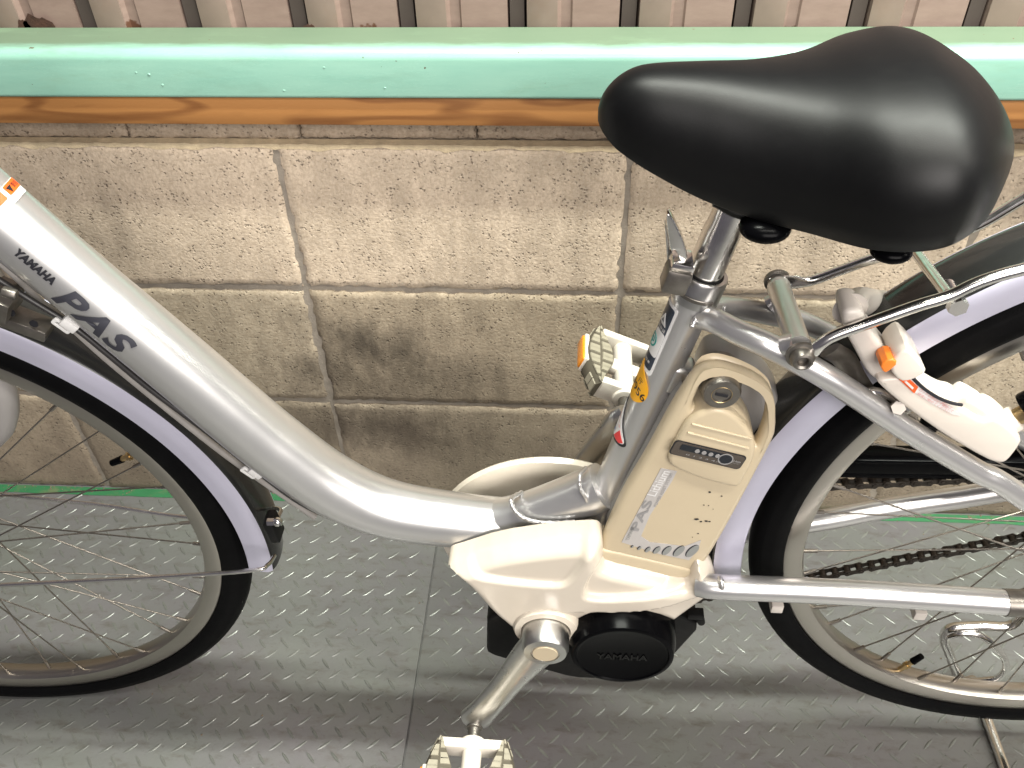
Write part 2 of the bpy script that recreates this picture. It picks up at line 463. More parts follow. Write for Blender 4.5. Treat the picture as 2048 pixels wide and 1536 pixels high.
def curve_mesh(name, loops, ext, bevel):
    cu = bpy.data.curves.new(name, 'CURVE')
    cu.dimensions = '2D'; cu.fill_mode = 'BOTH'
    cu.extrude = max(ext, 0.0); cu.bevel_depth = bevel; cu.bevel_resolution = 2; cu.offset = -bevel
    for lp in loops:
        sp = cu.splines.new('POLY'); sp.points.add(len(lp) - 1); sp.use_cyclic_u = True
        for i, p in enumerate(lp): sp.points[i].co = (p[0], p[1], 0, 1)
    o = bpy.data.objects.new(name, cu)
    me = bpy.data.meshes.new_from_object(o)
    bpy.data.objects.remove(o); bpy.data.curves.remove(cu)
    return me
def remap(me, fn, name, sharp=35, sub=0):
    bm = bmesh.new(); bm.from_mesh(me)
    bmesh.ops.remove_doubles(bm, verts=bm.verts, dist=1e-6)
    if sub:
        bmesh.ops.triangulate(bm, faces=bm.faces)
        for _ in range(sub):
            bmesh.ops.subdivide_edges(bm, edges=[e for e in bm.edges if e.calc_length() > 0.004], cuts=1, use_grid_fill=True)
    for v in bm.verts: v.co = fn(v.co)
    bmesh.ops.recalc_face_normals(bm, faces=bm.faces)
    bm.to_mesh(me); bm.free(); me.name = name
    shade(me, sharp)
    return me
def plate(name, loops, y0, y1, bevel, mat, parent, sharp=35):
    """solid piece whose outline lies in the x-z plane, from depth y0 to y1, with rounded edges"""
    me = curve_mesh(name, loops, abs(y1 - y0) / 2 - bevel, bevel)
    ym = (y0 + y1) / 2
    me = remap(me, lambda c: Vector((c.x, ym - c.z, c.y)), name, sharp)
    me.materials.clear(); me.materials.append(MATS[mat])
    return link(name, me, None, parent)
def decal(name, loops, fn, mat, parent, thick=0.0002, sub=0):
    me = curve_mesh(name, loops, thick, 0.0)
    me = remap(me, fn, name, 60, sub)
    me.materials.clear(); me.materials.append(MATS[mat])
    return link(name, me, None, parent)
def text_mesh(name, s, width, height=None, bold=0.0, shear=0.0, spacing=1.0, thick=0.0002):
    cu = bpy.data.curves.new(name, 'FONT')
    cu.body = s; cu.size = 1.0; cu.offset = bold; cu.shear = shear; cu.space_character = spacing
    cu.align_x = 'LEFT'; cu.fill_mode = 'BOTH'; cu.resolution_u = 3
    o = bpy.data.objects.new(name, cu)
    me = bpy.data.meshes.new_from_object(o)
    bpy.data.objects.remove(o); bpy.data.curves.remove(cu)
    if not me.vertices: return me
    xs = [v.co.x for v in me.vertices]; ys = [v.co.y for v in me.vertices]
    x0, x1, y0, y1 = min(xs), max(xs), min(ys), max(ys)
    sx = width / max(x1 - x0, 1e-6); sy = height / max(y1 - y0, 1e-6) if height else sx
    for v in me.vertices: v.co = ((v.co.x - (x0 + x1) / 2) * sx, (v.co.y - (y0 + y1) / 2) * sy, 0)
    return me
def letters(name, s, width, height, fn, mat, parent, bold=0.0, shear=0.0, spacing=1.0, sub=0):
    me = text_mesh(name, s, width, height, bold, shear, spacing)
    me = remap(me, fn, name, 60, sub)
    me.materials.clear(); me.materials.append(MATS[mat])
    return link(name, me, None, parent)
def flat_fn(org, ea, eb, en, off=0.0006):
    org, ea, eb, en = Vector(org), Vector(ea).normalized(), Vector(eb).normalized(), Vector(en).normalized()
    return lambda c: org + ea * c.x + eb * c.y + en * (off + c.z)
def wrap_fn(A, T, N, rfun, u0, ang0, flip=1, vdir=1, off=0.0007, rotate=0.0):
    A, T, N = Vector(A), Vector(T), Vector(N); B = T.cross(N)
    ca, sa = math.cos(rotate), math.sin(rotate)
    def fn(c):
        x, y = c.x * ca - c.y * sa, c.x * sa + c.y * ca
        u = u0 + flip * x
        r = rfun(u) + off + c.z
        a = ang0 + vdir * y / rfun(u)
        return A + T * u + (N * math.cos(a) + B * math.sin(a)) * r
    return fn
def oval(cx, cy, rx, ry, n=28, rot=0.0):
    return [(cx + rx * math.cos(2 * math.pi * k / n) * math.cos(rot) - ry * math.sin(2 * math.pi * k / n) * math.sin(rot),
             cy + rx * math.cos(2 * math.pi * k / n) * math.sin(rot) + ry * math.sin(2 * math.pi * k / n) * math.cos(rot)) for k in range(n)]
def rrect(w, h, r, cx=0, cy=0, n=4):
    out = []
    for (sx, sy, a0) in ((1, 1, 0), (-1, 1, 90), (-1, -1, 180), (1, -1, 270)):
        for k in range(n + 1):
            a = math.radians(a0 + 90 * k / n)
            out.append((cx + sx * (w / 2 - r) + r * math.cos(a), cy + sy * (h / 2 - r) + r * math.sin(a)))
    return out
#PART2
# ================================================================== SETTING
WALL_Y = 0.355
# ---- floor: painted chequer plate, two sheets meeting at a seam
floor = MB().add([(-2.2, -1.6, -0.004), (2.8, -1.6, -0.004), (2.8, 0.5, -0.004), (-2.2, 0.5, -0.004)], [(0, 1, 2, 3)]).build('floor', 'floor_paint')
tag(floor, None, None, None, 'structure')
SEAM = 0.147
def plate_sheet(x0, x1):
    return MB().box(((x0 + x1) / 2, -0.55, -0.001), (x1 - x0, 2.1, 0.003)).build('steel_plate', 'floor_paint', floor, bevel=0.0008)
pl_left = plate_sheet(-2.2, SEAM - 0.0011)
pl_right = plate_sheet(SEAM + 0.0011, 2.8)
lug_v = []
def lug_template(L=0.0104, W=0.0019, H=0.0012):
    ring = [(-L, 0), (-L * .55, W * .8), (0, W), (L * .55, W * .8), (L, 0), (L * .55, -W * .8), (0, -W), (-L * .55, -W * .8)]
    vs = [(a, b, 0.0) for a, b in ring] + [(a * .72, b * .42, H) for a, b in ring]
    fs = [(i, (i + 1) % 8, 8 + (i + 1) % 8, 8 + i) for i in range(8)] + [tuple(range(8, 16))]
    return vs, fs
LV, LF = lug_template()
def lugs(x0, x1, ox, oy, rotdeg, parent, hscale):
    mb = MB(); a = 0.0305
    R = math.radians(rotdeg)
    for i in range(-80, 110):
        for j in range(-60, 60):
            for k, (dx, dy, ang) in enumerate(((0, 0, 38), (.5, .5, -52))):
                x0_, y0_ = (i + dx) * a, (j + dy) * a * 1.05
                x = x0_ * math.cos(R) - y0_ * math.sin(R) + ox; y = x0_ * math.sin(R) + y0_ * math.cos(R) + oy
                if x < x0 + .006 or x > x1 - .006 or y < -0.75 or y > 0.335 or x < -1.1 or x > 1.6: continue
                t = math.radians(ang) + R + random.gauss(0, .03)
                wear = hscale * random.uniform(.75, 1.1) * (0.55 + 0.45 * math.sin(x * 9 + 1) * math.cos(y * 11))
                wear = max(wear, hscale * .35)
                c, s = math.cos(t), math.sin(t)
                mb.add([(x + v[0] * c - v[1] * s, y + v[0] * s + v[1] * c, 0.0005 + v[2] * wear) for v in LV], LF)
    o = mb.build('tread_lugs', 'floor_lug', parent, sharp=20)
    return tag(o, None, kind='stuff')
lugs(-2.2, SEAM, 0.010, 0.012, 4.0, pl_left, 1.0)
lugs(SEAM, 2.8, 0.021, 0.004, 6.0, pl_right, 0.8)
# painted green line along the foot of the wall
gv = []; n = 160
for i in range(n + 1):
    x = -1.4 + 3.4 * i / n
    gv += [(x, 0.3375 + random.gauss(0, .0005), 0.0012), (x, 0.3535, 0.0012)]
gl = MB().add(gv, [(2 * i, 2 * i + 2, 2 * i + 3, 2 * i + 1) for i in range(n)]).build('painted_line', 'green_line', floor)
# crumbs of paint and grit on the floor
gm = MB()
for i in range(420):
    near = random.random() < .7
    x = random.uniform(-.75, 1.2); y = (0.3535 - abs(random.gauss(0, .006))) if near else random.uniform(-.25, .34)
    r = random.uniform(.0006, .0022) if near else random.uniform(.0005, .0016)
    n0 = 5; vs = []
    for k in range(n0):
        a = 2 * math.pi * k / n0 + random.random()
        vs.append((x + r * math.cos(a) * random.uniform(.6, 1.2), y + r * math.sin(a) * random.uniform(.6, 1.2), 0.0012))
    vs.append((x, y, 0.0012 + r * .9))
    gm.add(vs, [(k, (k + 1) % n0, n0) for k in range(n0)])
g = gm.build('floor_grit', 'grit', None)
tag(g, 'loose grit and paint crumbs along the foot of the block wall', 'grit', None, 'stuff')

# ---- concrete block wall
wall = empty('block_wall', (0.3, WALL_Y + .05, 0))
tag(wall, 'rough grey concrete block wall with stained open-pored blocks behind the bicycle', 'wall', None, 'thing')
def block(x0, x1, z0, z1, yf, mat, depth=0.09, chip=1.0):
    nx, nz = 44, 22
    W, H = x1 - x0, z1 - z0
    X = np.linspace(0, 1, nx + 1); Zz = np.linspace(0, 1, nz + 1)
    ax_ = RNG.normal(0, 1, 60); az_ = RNG.normal(0, 1, 60); sm = lambda a, t: float(np.interp(t * 59, np.arange(60), a))
    vs = []
    for j in range(nz + 1):
        for i in range(nx + 1):
            # denser rows close to the arrises
            u = .5 - .5 * math.cos(math.pi * X[i]); u = .45 * u + .55 * X[i]
            v = .5 - .5 * math.cos(math.pi * Zz[j]); v = .45 * v + .55 * Zz[j]
            x = x0 + W * u; z = z0 + H * v
            e = min(u * W, (1 - u) * W, v * H, (1 - v) * H)
            nzv = .55 * (sm(ax_, u) if min(v, 1 - v) * H < min(u, 1 - u) * W else sm(az_, v))
            rd = 0.0024 * math.exp(-e / 0.0020) * (1 + 1.6 * chip * max(0, nzv + .1)) + RNG.normal(0, .00025)
            dx = dz = 0.0
            if e < 1e-6:
                if i in (0, nx): dx = (1 if i == 0 else -1) * .0008 * (nzv + .5)
                if j in (0, nz): dz = (1 if j == 0 else -1) * .0008 * (nzv + .5)
            vs.append((x + dx, yf + max(rd, -.0004), z + dz))
    fs = []
    for j in range(nz):
        for i in range(nx):
            a = j * (nx + 1) + i
            fs.append((a, a + 1, a + nx + 2, a + nx + 1))
    b = len(vs)
    border = [i for i in range(nx + 1)] + [(j + 1) * (nx + 1) - 1 for j in range(1, nz + 1)] + [nz * (nx + 1) + i for i in range(nx - 1, -1, -1)] + [j * (nx + 1) for j in range(nz - 1, 0, -1)]
    for k in border: vs.append((vs[k][0], yf + depth, vs[k][2]))
    m = len(border)
    for k in range(m): fs.append((border[k], border[(k + 1) % m], b + (k + 1) % m, b + k))
    MB().add(vs, fs).build('concrete_block', mat, wall, sharp=50)
mats3 = ['concrete_a', 'concrete_b', 'concrete_c']
J = 0.0027
for ci, (z0, z1) in enumerate(((0.0, 0.205 - J), (0.205 + J, 0.405 - J), (0.405 + J, 0.605))):
    for k in range(-3, 5):
        block(k * .4 + J, (k + 1) * .4 - J, z0, z1, WALL_Y + random.uniform(-.0015, .0015), ('concrete_top_lit' if ci == 2 else mats3[(k * 2 + ci * 5 + 7) % 3]))
for k in range(-6, 10):        # set-back half-height course under the timber
    x0 = k * .2 + .030
    block(x0, x0 + .1985, 0.607, 0.6385, WALL_Y + .0095 + random.uniform(-.002, .002), 'concrete_cap', chip=1.6)
MB().box((0.4, WALL_Y + .05, 0.3), (3.4, 0.0945, 0.608)).build('mortar', 'mortar', wall)
# pale strip painting in the lit top edge of the upper course
mv = []; mf = []; n = 420
for i in range(n + 1):
    x = -1.0 + 2.9 * i / n
    w = .0035 + .0016 * math.sin(x * 41) + .0012 * math.sin(x * 133 + 1) + random.gauss(0, .0006)
    mv += [(x, WALL_Y - .0006 + random.gauss(0, .0004), 0.6045 - max(w, .0008)), (x, WALL_Y + .0005, 0.6062 + random.gauss(0, .0004)), (x, WALL_Y + .011, 0.6075)]
    if i: b = 3 * i; mf += [(b - 3, b, b + 1, b - 2), (b - 2, b + 1, b + 2, b - 1)]
pmat('lit_edge_pale', (0.66, 0.54, 0.36), 0.95, 0, 0.25, 70, 0.05, bump=0.9, bscale=420, dirt=0.45, dirtcol=(0.3, 0.23, 0.16), dscale=50)
MB().add(mv, mf).build('lit_edge', 'lit_edge_pale', wall)

# ---- timber under the beam
bt = MB().box((0.4, .3685, 0.65525), (3.4, 0.069, 0.0305)).build('timber_batten', 'wood', None, bevel=0.0015)
tag(bt, 'long brown timber batten with flame grain lying under the green beam', 'timber', None, 'thing')
# ---- green steel beam with rounded corners
prof = []
y0, y1, z0, z1 = 0.331, 0.3958, 0.6710, 0.7225
for (cy, cz, a0, r) in ((y0 + .004, z0 + .004, 180, .004), (y1 - .004, z0 + .004, 270, .004), (y1 - .004, z1 - .004, 0, .004), (y0 + .011, z1 - .011, 90, .011)):
    for k in range(9):
        a = math.radians(a0 + 90 * k / 8); prof.append((cy + r * math.cos(a), cz + r * math.sin(a)))
xs = np.linspace(-1.3, 2.1, 60); vs = []; fs = []; m = len(prof)
for x in xs: vs += [(x, p[0], p[1]) for p in prof]
for i in range(len(xs) - 1):
    for k in range(m): fs.append((i * m + k, i * m + (k + 1) % m, (i + 1) * m + (k + 1) % m, (i + 1) * m + k))
beam = MB().add(vs, fs + [tuple(range(m)), tuple((len(xs) - 1) * m + k for k in range(m))]).build('steel_beam', 'mint_paint')
tag(beam, 'mint green painted steel beam with rounded edge running above the block wall', 'beam', None, 'thing')
for (a, b) in [(-0.1199, 0.6993), (-0.1066, 0.6971), (-0.0955, 0.6858), (0.0802, 0.7049), (0.0335, 0.6802), (0.1408, 0.6833)]:
    MB().ball((a, 0.3312, b), random.uniform(.0011, .0019), 6, (1.2, .5, .9)).build('paint_drip', 'mint_paint', beam)
# ---- ribbed metal cladding above the beam
sv = []; prof = []
p = 0.1165; x = -1.3 - 0.066
lights = []
while x < 2.1:
    prof += [(x, .400), (x + .002, .432), (x + .017, .432), (x + .021, .397), (x + .052, .3975), (x + .056, .4025), (x + .066, .4025), (x + .068, .3995)]
    lights.append((x + .0205, x + .0525))
    x += p
vs = []; fs = []
for (a, b) in prof: vs += [(a, b, 0.68), (a, b, 1.02)]
for i in range(len(prof) - 1): fs.append((2 * i, 2 * i + 2, 2 * i + 3, 2 * i + 1))
clad = MB().add(vs, fs).build('metal_cladding', 'sheet_metal', sharp=10)
tag(clad, 'weathered pinkish ribbed metal cladding with rust at its lower edge', 'cladding', None, 'thing')
for (a, b) in lights: MB().box((a - .0105, .4155, .86), (.0150, .028, .32)).build('groove_shade_strip', 'groove_shade', clad)  # dark strips painting in the shade of the grooves
for (a, b) in lights: MB().box(((a + b) / 2, .3963, .86), (b - a, .0016, .32)).build('rib', 'sheet_light', clad, bevel=.0005)
for rx, rw, rh in ((-.247, .018, .017), (.053, .008, .006), (-.262, .008, .012)):   # rust holes eaten into the ribs
    pts = [(rx + rw * math.cos(a) * random.uniform(.8, 1.15), .7185 + rh * max(0, math.sin(a)) * random.uniform(.8, 1.2)) for a in np.linspace(0, math.pi, 14)]
    plate('rust_hole', [pts], .3952, .3950, 0.0, 'rust', clad) if 'rust' in MATS else None
#PART3
# ================================================================== BICYCLE
bike = empty('bicycle', (0.26, 0, 0))
tag(bike, 'silver step-through electric bicycle with black saddle and cream battery on its stand', 'bicycle')

# ---------------- wheels
def wheel(name, loc, yaw, phase, valve_ang, flange):
    w = empty(name, loc, bike, rz=yaw)
    I = Matrix.Identity(4)
    def put(nm, mb, mat, sharp=35): return link(nm, mb.mesh(nm, sharp=sharp), mat, w, matrix=I)
    # tyre, slightly squared tread
    prof = []
    for k in range(25):
        a = math.radians(-128 + 256 * k / 24)
        rr = .0178 * (1 + .03 * math.cos(3 * a)) - (.0007 if k in (8, 16, 5, 19) else 0)
        prof.append((.3135 + rr * math.cos(a) * 1.04, rr * math.sin(a)))
    put('tyre', MB().lathe(prof, seg=144, closed=True), 'tyre_rubber')
    rim = [(.3015, -.0122), (.2990, -.0130), (.2890, -.0128), (.2835, -.0108), (.2812, -.0060), (.2808, 0), (.2812, .0060), (.2835, .0108), (.2890, .0128), (.2990, .0130), (.3015, .0122), (.2985, .0105), (.2950, .006), (.2950, -.006), (.2985, -.0105)]
    put('rim', MB().lathe(rim, seg=144, closed=True), 'rim_alloy')
    hub = [(.004, -.06), (.008, -.06), (.008, -.036), (flange + .004, -.035), (flange + .004, -.031), (.015, -.026), (.014, .026), (flange + .004, .031), (flange + .004, .035), (.008, .036), (.008, .06), (.004, .06)]
    put('hub', MB().lathe(hub, seg=40), 'brushed_alloy')
    # four kinds of spoke, each repeated nine times round the wheel
    n = 36; kinds = []
    for q in range(4):
        side = -1 if q % 2 == 0 else 1
        lead = 1 if q < 2 else -1
        ar = math.radians(phase + q * 10)                 # angle at the rim
        ah = ar + lead * math.radians(62)                 # tangential leave from the hub
        a = Vector((flange * math.cos(ah), side * .033, flange * math.sin(ah)))
        b = Vector((.2825 * math.cos(ar), side * .004, .2825 * math.sin(ar)))
        d = (b - a).normalized()
        mb = MB().cyl(a, b - d * .013, .00085, seg=8).cyl(b - d * .014, b + d * .002, .0019, .0019, seg=8)
        kinds.append(mb.mesh('spoke'))
    for rep in range(9):
        for q in range(4):
            link('spoke', kinds[q], 'spoke_steel', w, matrix=Matrix.Rotation(-math.radians(40 * rep), 4, 'Y'))
    va = math.radians(valve_ang)
    rad = Vector((math.cos(va), 0, math.sin(va)))
    v = put('valve', MB().cyl(rad * .2815, rad * .2600, .0030, .0030, 12).cyl(rad * .272, rad * .268, .0045, .0045, 6), 'brass')
    cap = link('valve_cap', MB().cyl(rad * .2610, rad * .2475, .0040, .0034, 14).mesh('valve_cap'), 'black_plastic', v, matrix=I)
    return w
FW = (-.335, .007, .33)
RW = (.846, -.006, .410)
fwheel = wheel('front_wheel', FW, math.radians(4.2), 3.0, math.degrees(math.atan2(.457 - .33, -.062 + .335)), .019)
rwheel = wheel('rear_wheel', RW, 0.0, 7.0, math.degrees(math.atan2(.150 - .41, .708 - .846)), .030)

# ---------------- mudguards (angle measured from +x towards +z)
def mudguard(name, loc, yaw, a0, a1, r_in, r_sh, r_top, hw):
    e = empty(name, loc, bike, rz=yaw)
    I = Matrix.Identity(4)
    a0, a1 = math.radians(a0), math.radians(a1)
    top = []
    for k in range(17):
        t = math.radians(-90 + 180 * k / 16)
        top.append((r_sh + (r_top - r_sh) * math.cos(t) ** .8, hw * math.sin(t)))
    inner = [(r - .0012, y * .96) for r, y in top[::-1]]
    def arc(prof, name, mat):
        mb = MB(); n = 90
        vs = []; fs = []; m = len(prof)
        for i in range(n + 1):
            a = a0 + (a1 - a0) * i / n
            vs += [(r * math.cos(a), y, r * math.sin(a)) for r, y in prof]
        for i in range(n):
            for k in range(m): fs.append((i * m + k, i * m + (k + 1) % m, (i + 1) * m + (k + 1) % m, (i + 1) * m + k))
        fs += [tuple(range(m)), tuple(n * m + k for k in range(m))]
        return link(name, mb.add(vs, fs).mesh(name, sharp=40), mat, e, matrix=I)
    arc(top + inner, 'crown', 'fender_dark_reflect')
    for s in (-1, 1):
        sk = [(r_in, s * hw * .93), (r_in + .001, s * (hw * .93 + .0016)), ((r_in + r_sh) / 2, s * (hw + .0012)), (r_sh, s * (hw + .0016)), (r_sh + .0045, s * (hw - .001)), (r_sh + .003, s * (hw - .003)), (r_sh, s * (hw - .0012)), (r_in, s * (hw * .93 - .0012))]
        arc(sk, 'skirt', 'fender_pale_reflect')
    return e
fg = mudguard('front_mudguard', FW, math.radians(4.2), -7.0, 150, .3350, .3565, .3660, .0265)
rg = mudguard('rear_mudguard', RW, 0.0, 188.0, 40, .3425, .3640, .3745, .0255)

# stays of the front mudguard
endf = (0.0473, -0.0300, 0.3510)
bolt = (0.0491, -0.0120, 0.3623)
def stay(pts, r, mat, nm, parent=bike): return MB().tube(spath(pts, 8), r, 10).build(nm, mat, parent)
p_a = (-0.2678, -0.0520, 0.3238); p_b = (-0.0748, -0.0460, 0.3431); p_c = (0.0277, -0.0400, 0.3528); p_d = (0.0407, -0.0280, 0.3462); p_e = (0.0378, -0.0040, 0.3284)
stay([(FW[0], -.062, FW[2]), p_a, p_b, p_c, p_d, p_e], .0022, 'chrome', 'mudguard_stay')
stay([(FW[0], .076, FW[2]), (-0.2820, 0.0550, 0.3423), (-0.1708, 0.0520, 0.3327), (-0.0659, 0.0480, 0.3215), (.030, .04, .352), (.047, .01, .372)], .0022, 'chrome', 'mudguard_stay')
MB().box((.0475, -.004, .378), (.010, .020, .030), Euler((0, math.radians(-6), 0)).to_matrix()).build('stay_bracket', 'black_satin', bike, bevel=.002)
MB().cyl((.046, -.010, .392), (.060, -.010, .393), .0042, .0042, 6).ball((.056, -.010, .393), .0048, 8).build('stay_bolt', 'chrome', bike)

# ---------------- head tube, fork (mostly beyond the left edge)
MB().cyl((-.135, 0, .76), (-.17, 0, .90), .021).cyl((-.131, 0, .745), (-.134, 0, .758), .026).build('head_tube', 'silver_paint', bike)
fork = MB()
for s in (-1, 1):
    fork.tube(spath([(-.128, s * .02, .73), (-.150, s * .048, .70), (-.205, s * .052, .56), (-.285, s * .055, .42), (FW[0], s * .058, FW[2])], 6), [.0125] * 8 + [.011] * 8 + [.0085] * 9, 14)
fork.tube([(-.128, -.03, .732), (-.128, .03, .732)], .015, 14)
fork.build('fork', 'silver_paint', bike)
fl = MB().tube(spath([(-0.1802, 0.0200, 0.5588), (-0.1813, 0.0200, 0.5279), (-0.1994, 0.0200, 0.4881), (-0.2239, 0.0200, 0.4524)], 5), [.010, .011, .012, .0125, .013, .013, .013, .013, .013, .0125, .012, .011, .009, .007, .005, .002], 20)
fl.build('dynamo_lamp', 'mid_grey_plastic', bike)
cb = MB().box((-0.1025, -0.0100, 0.6416), (.046, .020, .011), Euler((0, math.radians(28), 0)).to_matrix()).build('caliper_bracket', 'dull_steel', bike, bevel=.0015)
for (px, pz) in [(-0.0989, 0.6575), (-0.0846, 0.6468)]:
    link('bracket_hole', MB().cyl((px, -.0202, pz), (px, -.0212, pz), .0034, .0034, 14).mesh('bracket_hole'), 'ink_black', cb)
MB().box((-0.1040, -0.0150, 0.6654), (.018, .03, .020), Euler((0, math.radians(30), 0)).to_matrix()).tube([(-0.0890, -0.0300, 0.6856), (-0.0792, -0.0300, 0.6820)], .0045, 6).build('brake_caliper', 'dull_steel', bike, bevel=.001)

# ---------------- frame tubes
DT = [(-.130, 0, .8005), (-.046, 0, .672), (-.025, 0, .640), (.010, 0, .587), (.040, 0, .540), (.073, 0, .491), (.116, 0, .439), (.167, 0, .406), (.243, 0, .3915), (.315, 0, .386)]
dtr = [.0262, .0266, .0273, .0284, .0293, .0300, .0302, .0288, .0268, .0262]
dtp = spath(DT, 8)
dr = np.interp(np.linspace(0, 1, len(dtp)), np.linspace(0, 1, len(dtr)), dtr).tolist()
dt = MB().tube(dtp, dr, 48).build('down_tube', 'silver_paint', bike)
ST0, ST1 = Vector((.3650, 0, .3900)), Vector((.4335, 0, .684))
st = MB().tube([ST0, ST1], .0158, 40).build('seat_tube', 'silver_paint', bike)
stub = MB().tube(spath([(.245, 0, .388), (.290, 0, .399), (.335, 0, .425), (.372, 0, .450)], 6), .0225, 36).build('gusset_tube', 'silver_paint', bike)
def weld(pts, r, name='weld_bead'):
    P = spath(pts, 14); mb = MB()
    ph_ = np.cumsum(RNG.uniform(.8, 1.7, len(P))); rr = [r * .85 * RNG.uniform(.93, 1.07) * (1 + .09 * math.sin(ph_[i])) for i in range(len(P))]; P = [q + Vector(RNG.normal(0, r * .05, 3)) for q in P]
    return mb.tube(P, rr, 10).build(name, 'weld_metal', bike, sharp=60)
weld([(0.2949, 0.0100, 0.4251), (0.2868, -0.0100, 0.4375), (0.2928, -0.0190, 0.4299), (0.3060, -0.0240, 0.4258), (0.3260, -0.0260, 0.4256), (0.3467, -0.0260, 0.4282)], .0026)
weld([(0.3555, 0.0040, 0.4700), (0.3499, -0.0100, 0.4753), (0.3502, -0.0165, 0.4657), (0.3559, -0.0190, 0.4551), (0.3591, -0.0190, 0.4412)], .0021)
MB().cyl((.247, -.020, .362), (.275, -.012, .366), .004, .004, 10).build('cover_bracket', 'weld_metal', bike)

# chain stays
cs = MB().tube(spath([(0.4627, -0.0500, 0.3724), (0.4824, -0.0550, 0.3761), (0.5631, -0.0580, 0.3802), (0.6430, -0.0600, 0.3805), (0.7354, -0.0610, 0.3772)], 6), .0118, 28).build('chain_stay', 'silver_paint', bike)
d0 = Vector((0.7354, -0.0610, 0.3772))
MB().tube([d0, d0 + Vector((.02, 0, 0)), Vector((.846, -.064, .405))], [.0125, .0125, .009], 20).build('dropout', 'dull_steel', bike)
MB().tube(spath([(.40, .046, .315), (.50, .050, .318), (0.6000, 0.0520, 0.3463), (0.6510, 0.0580, 0.3577), (0.7022, 0.0640, 0.3657), (0.7519, 0.0680, 0.3751), (.846, .070, .405)], 6), .0112, 24).build('chain_stay', 'silver_paint', bike)
for q in ((0.5370, -0.0580, 0.3567), (0.6663, -0.0600, 0.3572)):
    MB().box((q[0], q[1], q[2] - .001), (.011, .012, .011)).build('cable_guide', 'pale_grey_plastic', bike, bevel=.001)
weld([(0.4812, -0.0530, 0.3874), (0.4801, -0.0640, 0.3961), (0.4813, -0.0660, 0.3889)], .0028)
# seat stays
ss = MB().tube(spath([(0.4340, -0.0060, 0.6545), (0.4434, -0.0220, 0.6640), (0.4602, -0.0380, 0.6652), (0.4811, -0.0500, 0.6631), (0.5182, -0.0560, 0.6443), (0.5502, -0.0580, 0.6229), (0.5844, -0.0590, 0.5982), (0.6194, -0.0600, 0.5746), (0.6555, -0.0610, 0.5512), (0.6923, -0.0620, 0.5285), (.835, -.064, .418)], 6), .0092, 24).build('seat_stay', 'silver_paint', bike)
MB().tube(spath([(0.4370, 0.0060, 0.6543), (0.4542, 0.0220, 0.6434), (0.4800, 0.0380, 0.6286), (0.5113, 0.0480, 0.6143), (0.5398, 0.0540, 0.6012), (.60, .057, .565), (.835, .066, .418)], 6), .0092, 24).build('seat_stay', 'silver_paint', bike)
weld([(0.4490, 0.0100, 0.6588), (0.4444, -0.0040, 0.6622), (0.4358, -0.0130, 0.6619), (0.4303, -0.0180, 0.6610), (0.4282, -0.0210, 0.6576)], .0028)
weld([(0.4526, -0.0040, 0.6624), (0.4496, -0.0100, 0.6608), (0.4406, -0.0120, 0.6593)], .0022)
# gusset plate between seat tube and battery rail
MB().box((0.4265, -0.0040, 0.5932), (.020, .022, .028), Euler((0, math.radians(13), 0)).to_matrix()).build('battery_lug', 'weld_metal', bike, bevel=.004, bseg=3)

# seat clamp, post
ax = (ST1 - ST0).normalized()
cpos = ST1
MB().lathe([(.0162, -.016), (.0188, -.015), (.0188, .006), (.0178, .008), (.0150, .008), (.0150, -.016)], cpos, ax, 40).build('seat_collar', 'brushed_alloy', bike)
MB().lathe([(.0192, -.0085), (.0196, -.008), (.0196, -.0055), (.0192, -.005)], cpos, ax, 40, a0=math.radians(215), a1=math.radians(300)).build('collar_slot', 'dull_steel', bike)
post = MB().tube([cpos - ax * .03, cpos + ax * .045, cpos + ax * .052, cpos + ax * .085], [.0137, .0137, .0128, .0128], 36).build('seat_post', 'chrome', bike)
MB().tube([cpos + ax * .0075, cpos + ax * .0095], [.0148, .0145], 36).build('post_seal', 'black_satin', bike)
# quick release
q0 = Vector((0.4121, -0.0200, 0.7008))
MB().box(q0, (.019, .018, .020), Euler((0, math.radians(13), 0)).to_matrix()).build('release_nut', 'dull_steel', bike, bevel=.003)
MB().box(Vector((0.4151, -0.0140, 0.7109)), (.016, .022, .008), Euler((0, math.radians(13), 0)).to_matrix()).build('release_cam', 'chrome', bike, bevel=.0015)
lv = plate('release_lever', [chaikin([(0.3998, 0.7536), (0.4036, 0.7525), (0.4097, 0.7411), (0.4160, 0.7270), (0.4194, 0.7149), (0.4140, 0.7131), (0.4093, 0.7248), (0.4062, 0.7214), (0.4036, 0.7337)], 2)], -.012, -.020, .0012, 'chrome', bike)
plate('release_lever', [chaikin([(0.4009, 0.7423), (0.4055, 0.7260), (0.4083, 0.7082), (0.4138, 0.6960), (0.4078, 0.6937), (0.4053, 0.7133)], 2)], -.001, -.007, .001, 'brushed_alloy', bike)

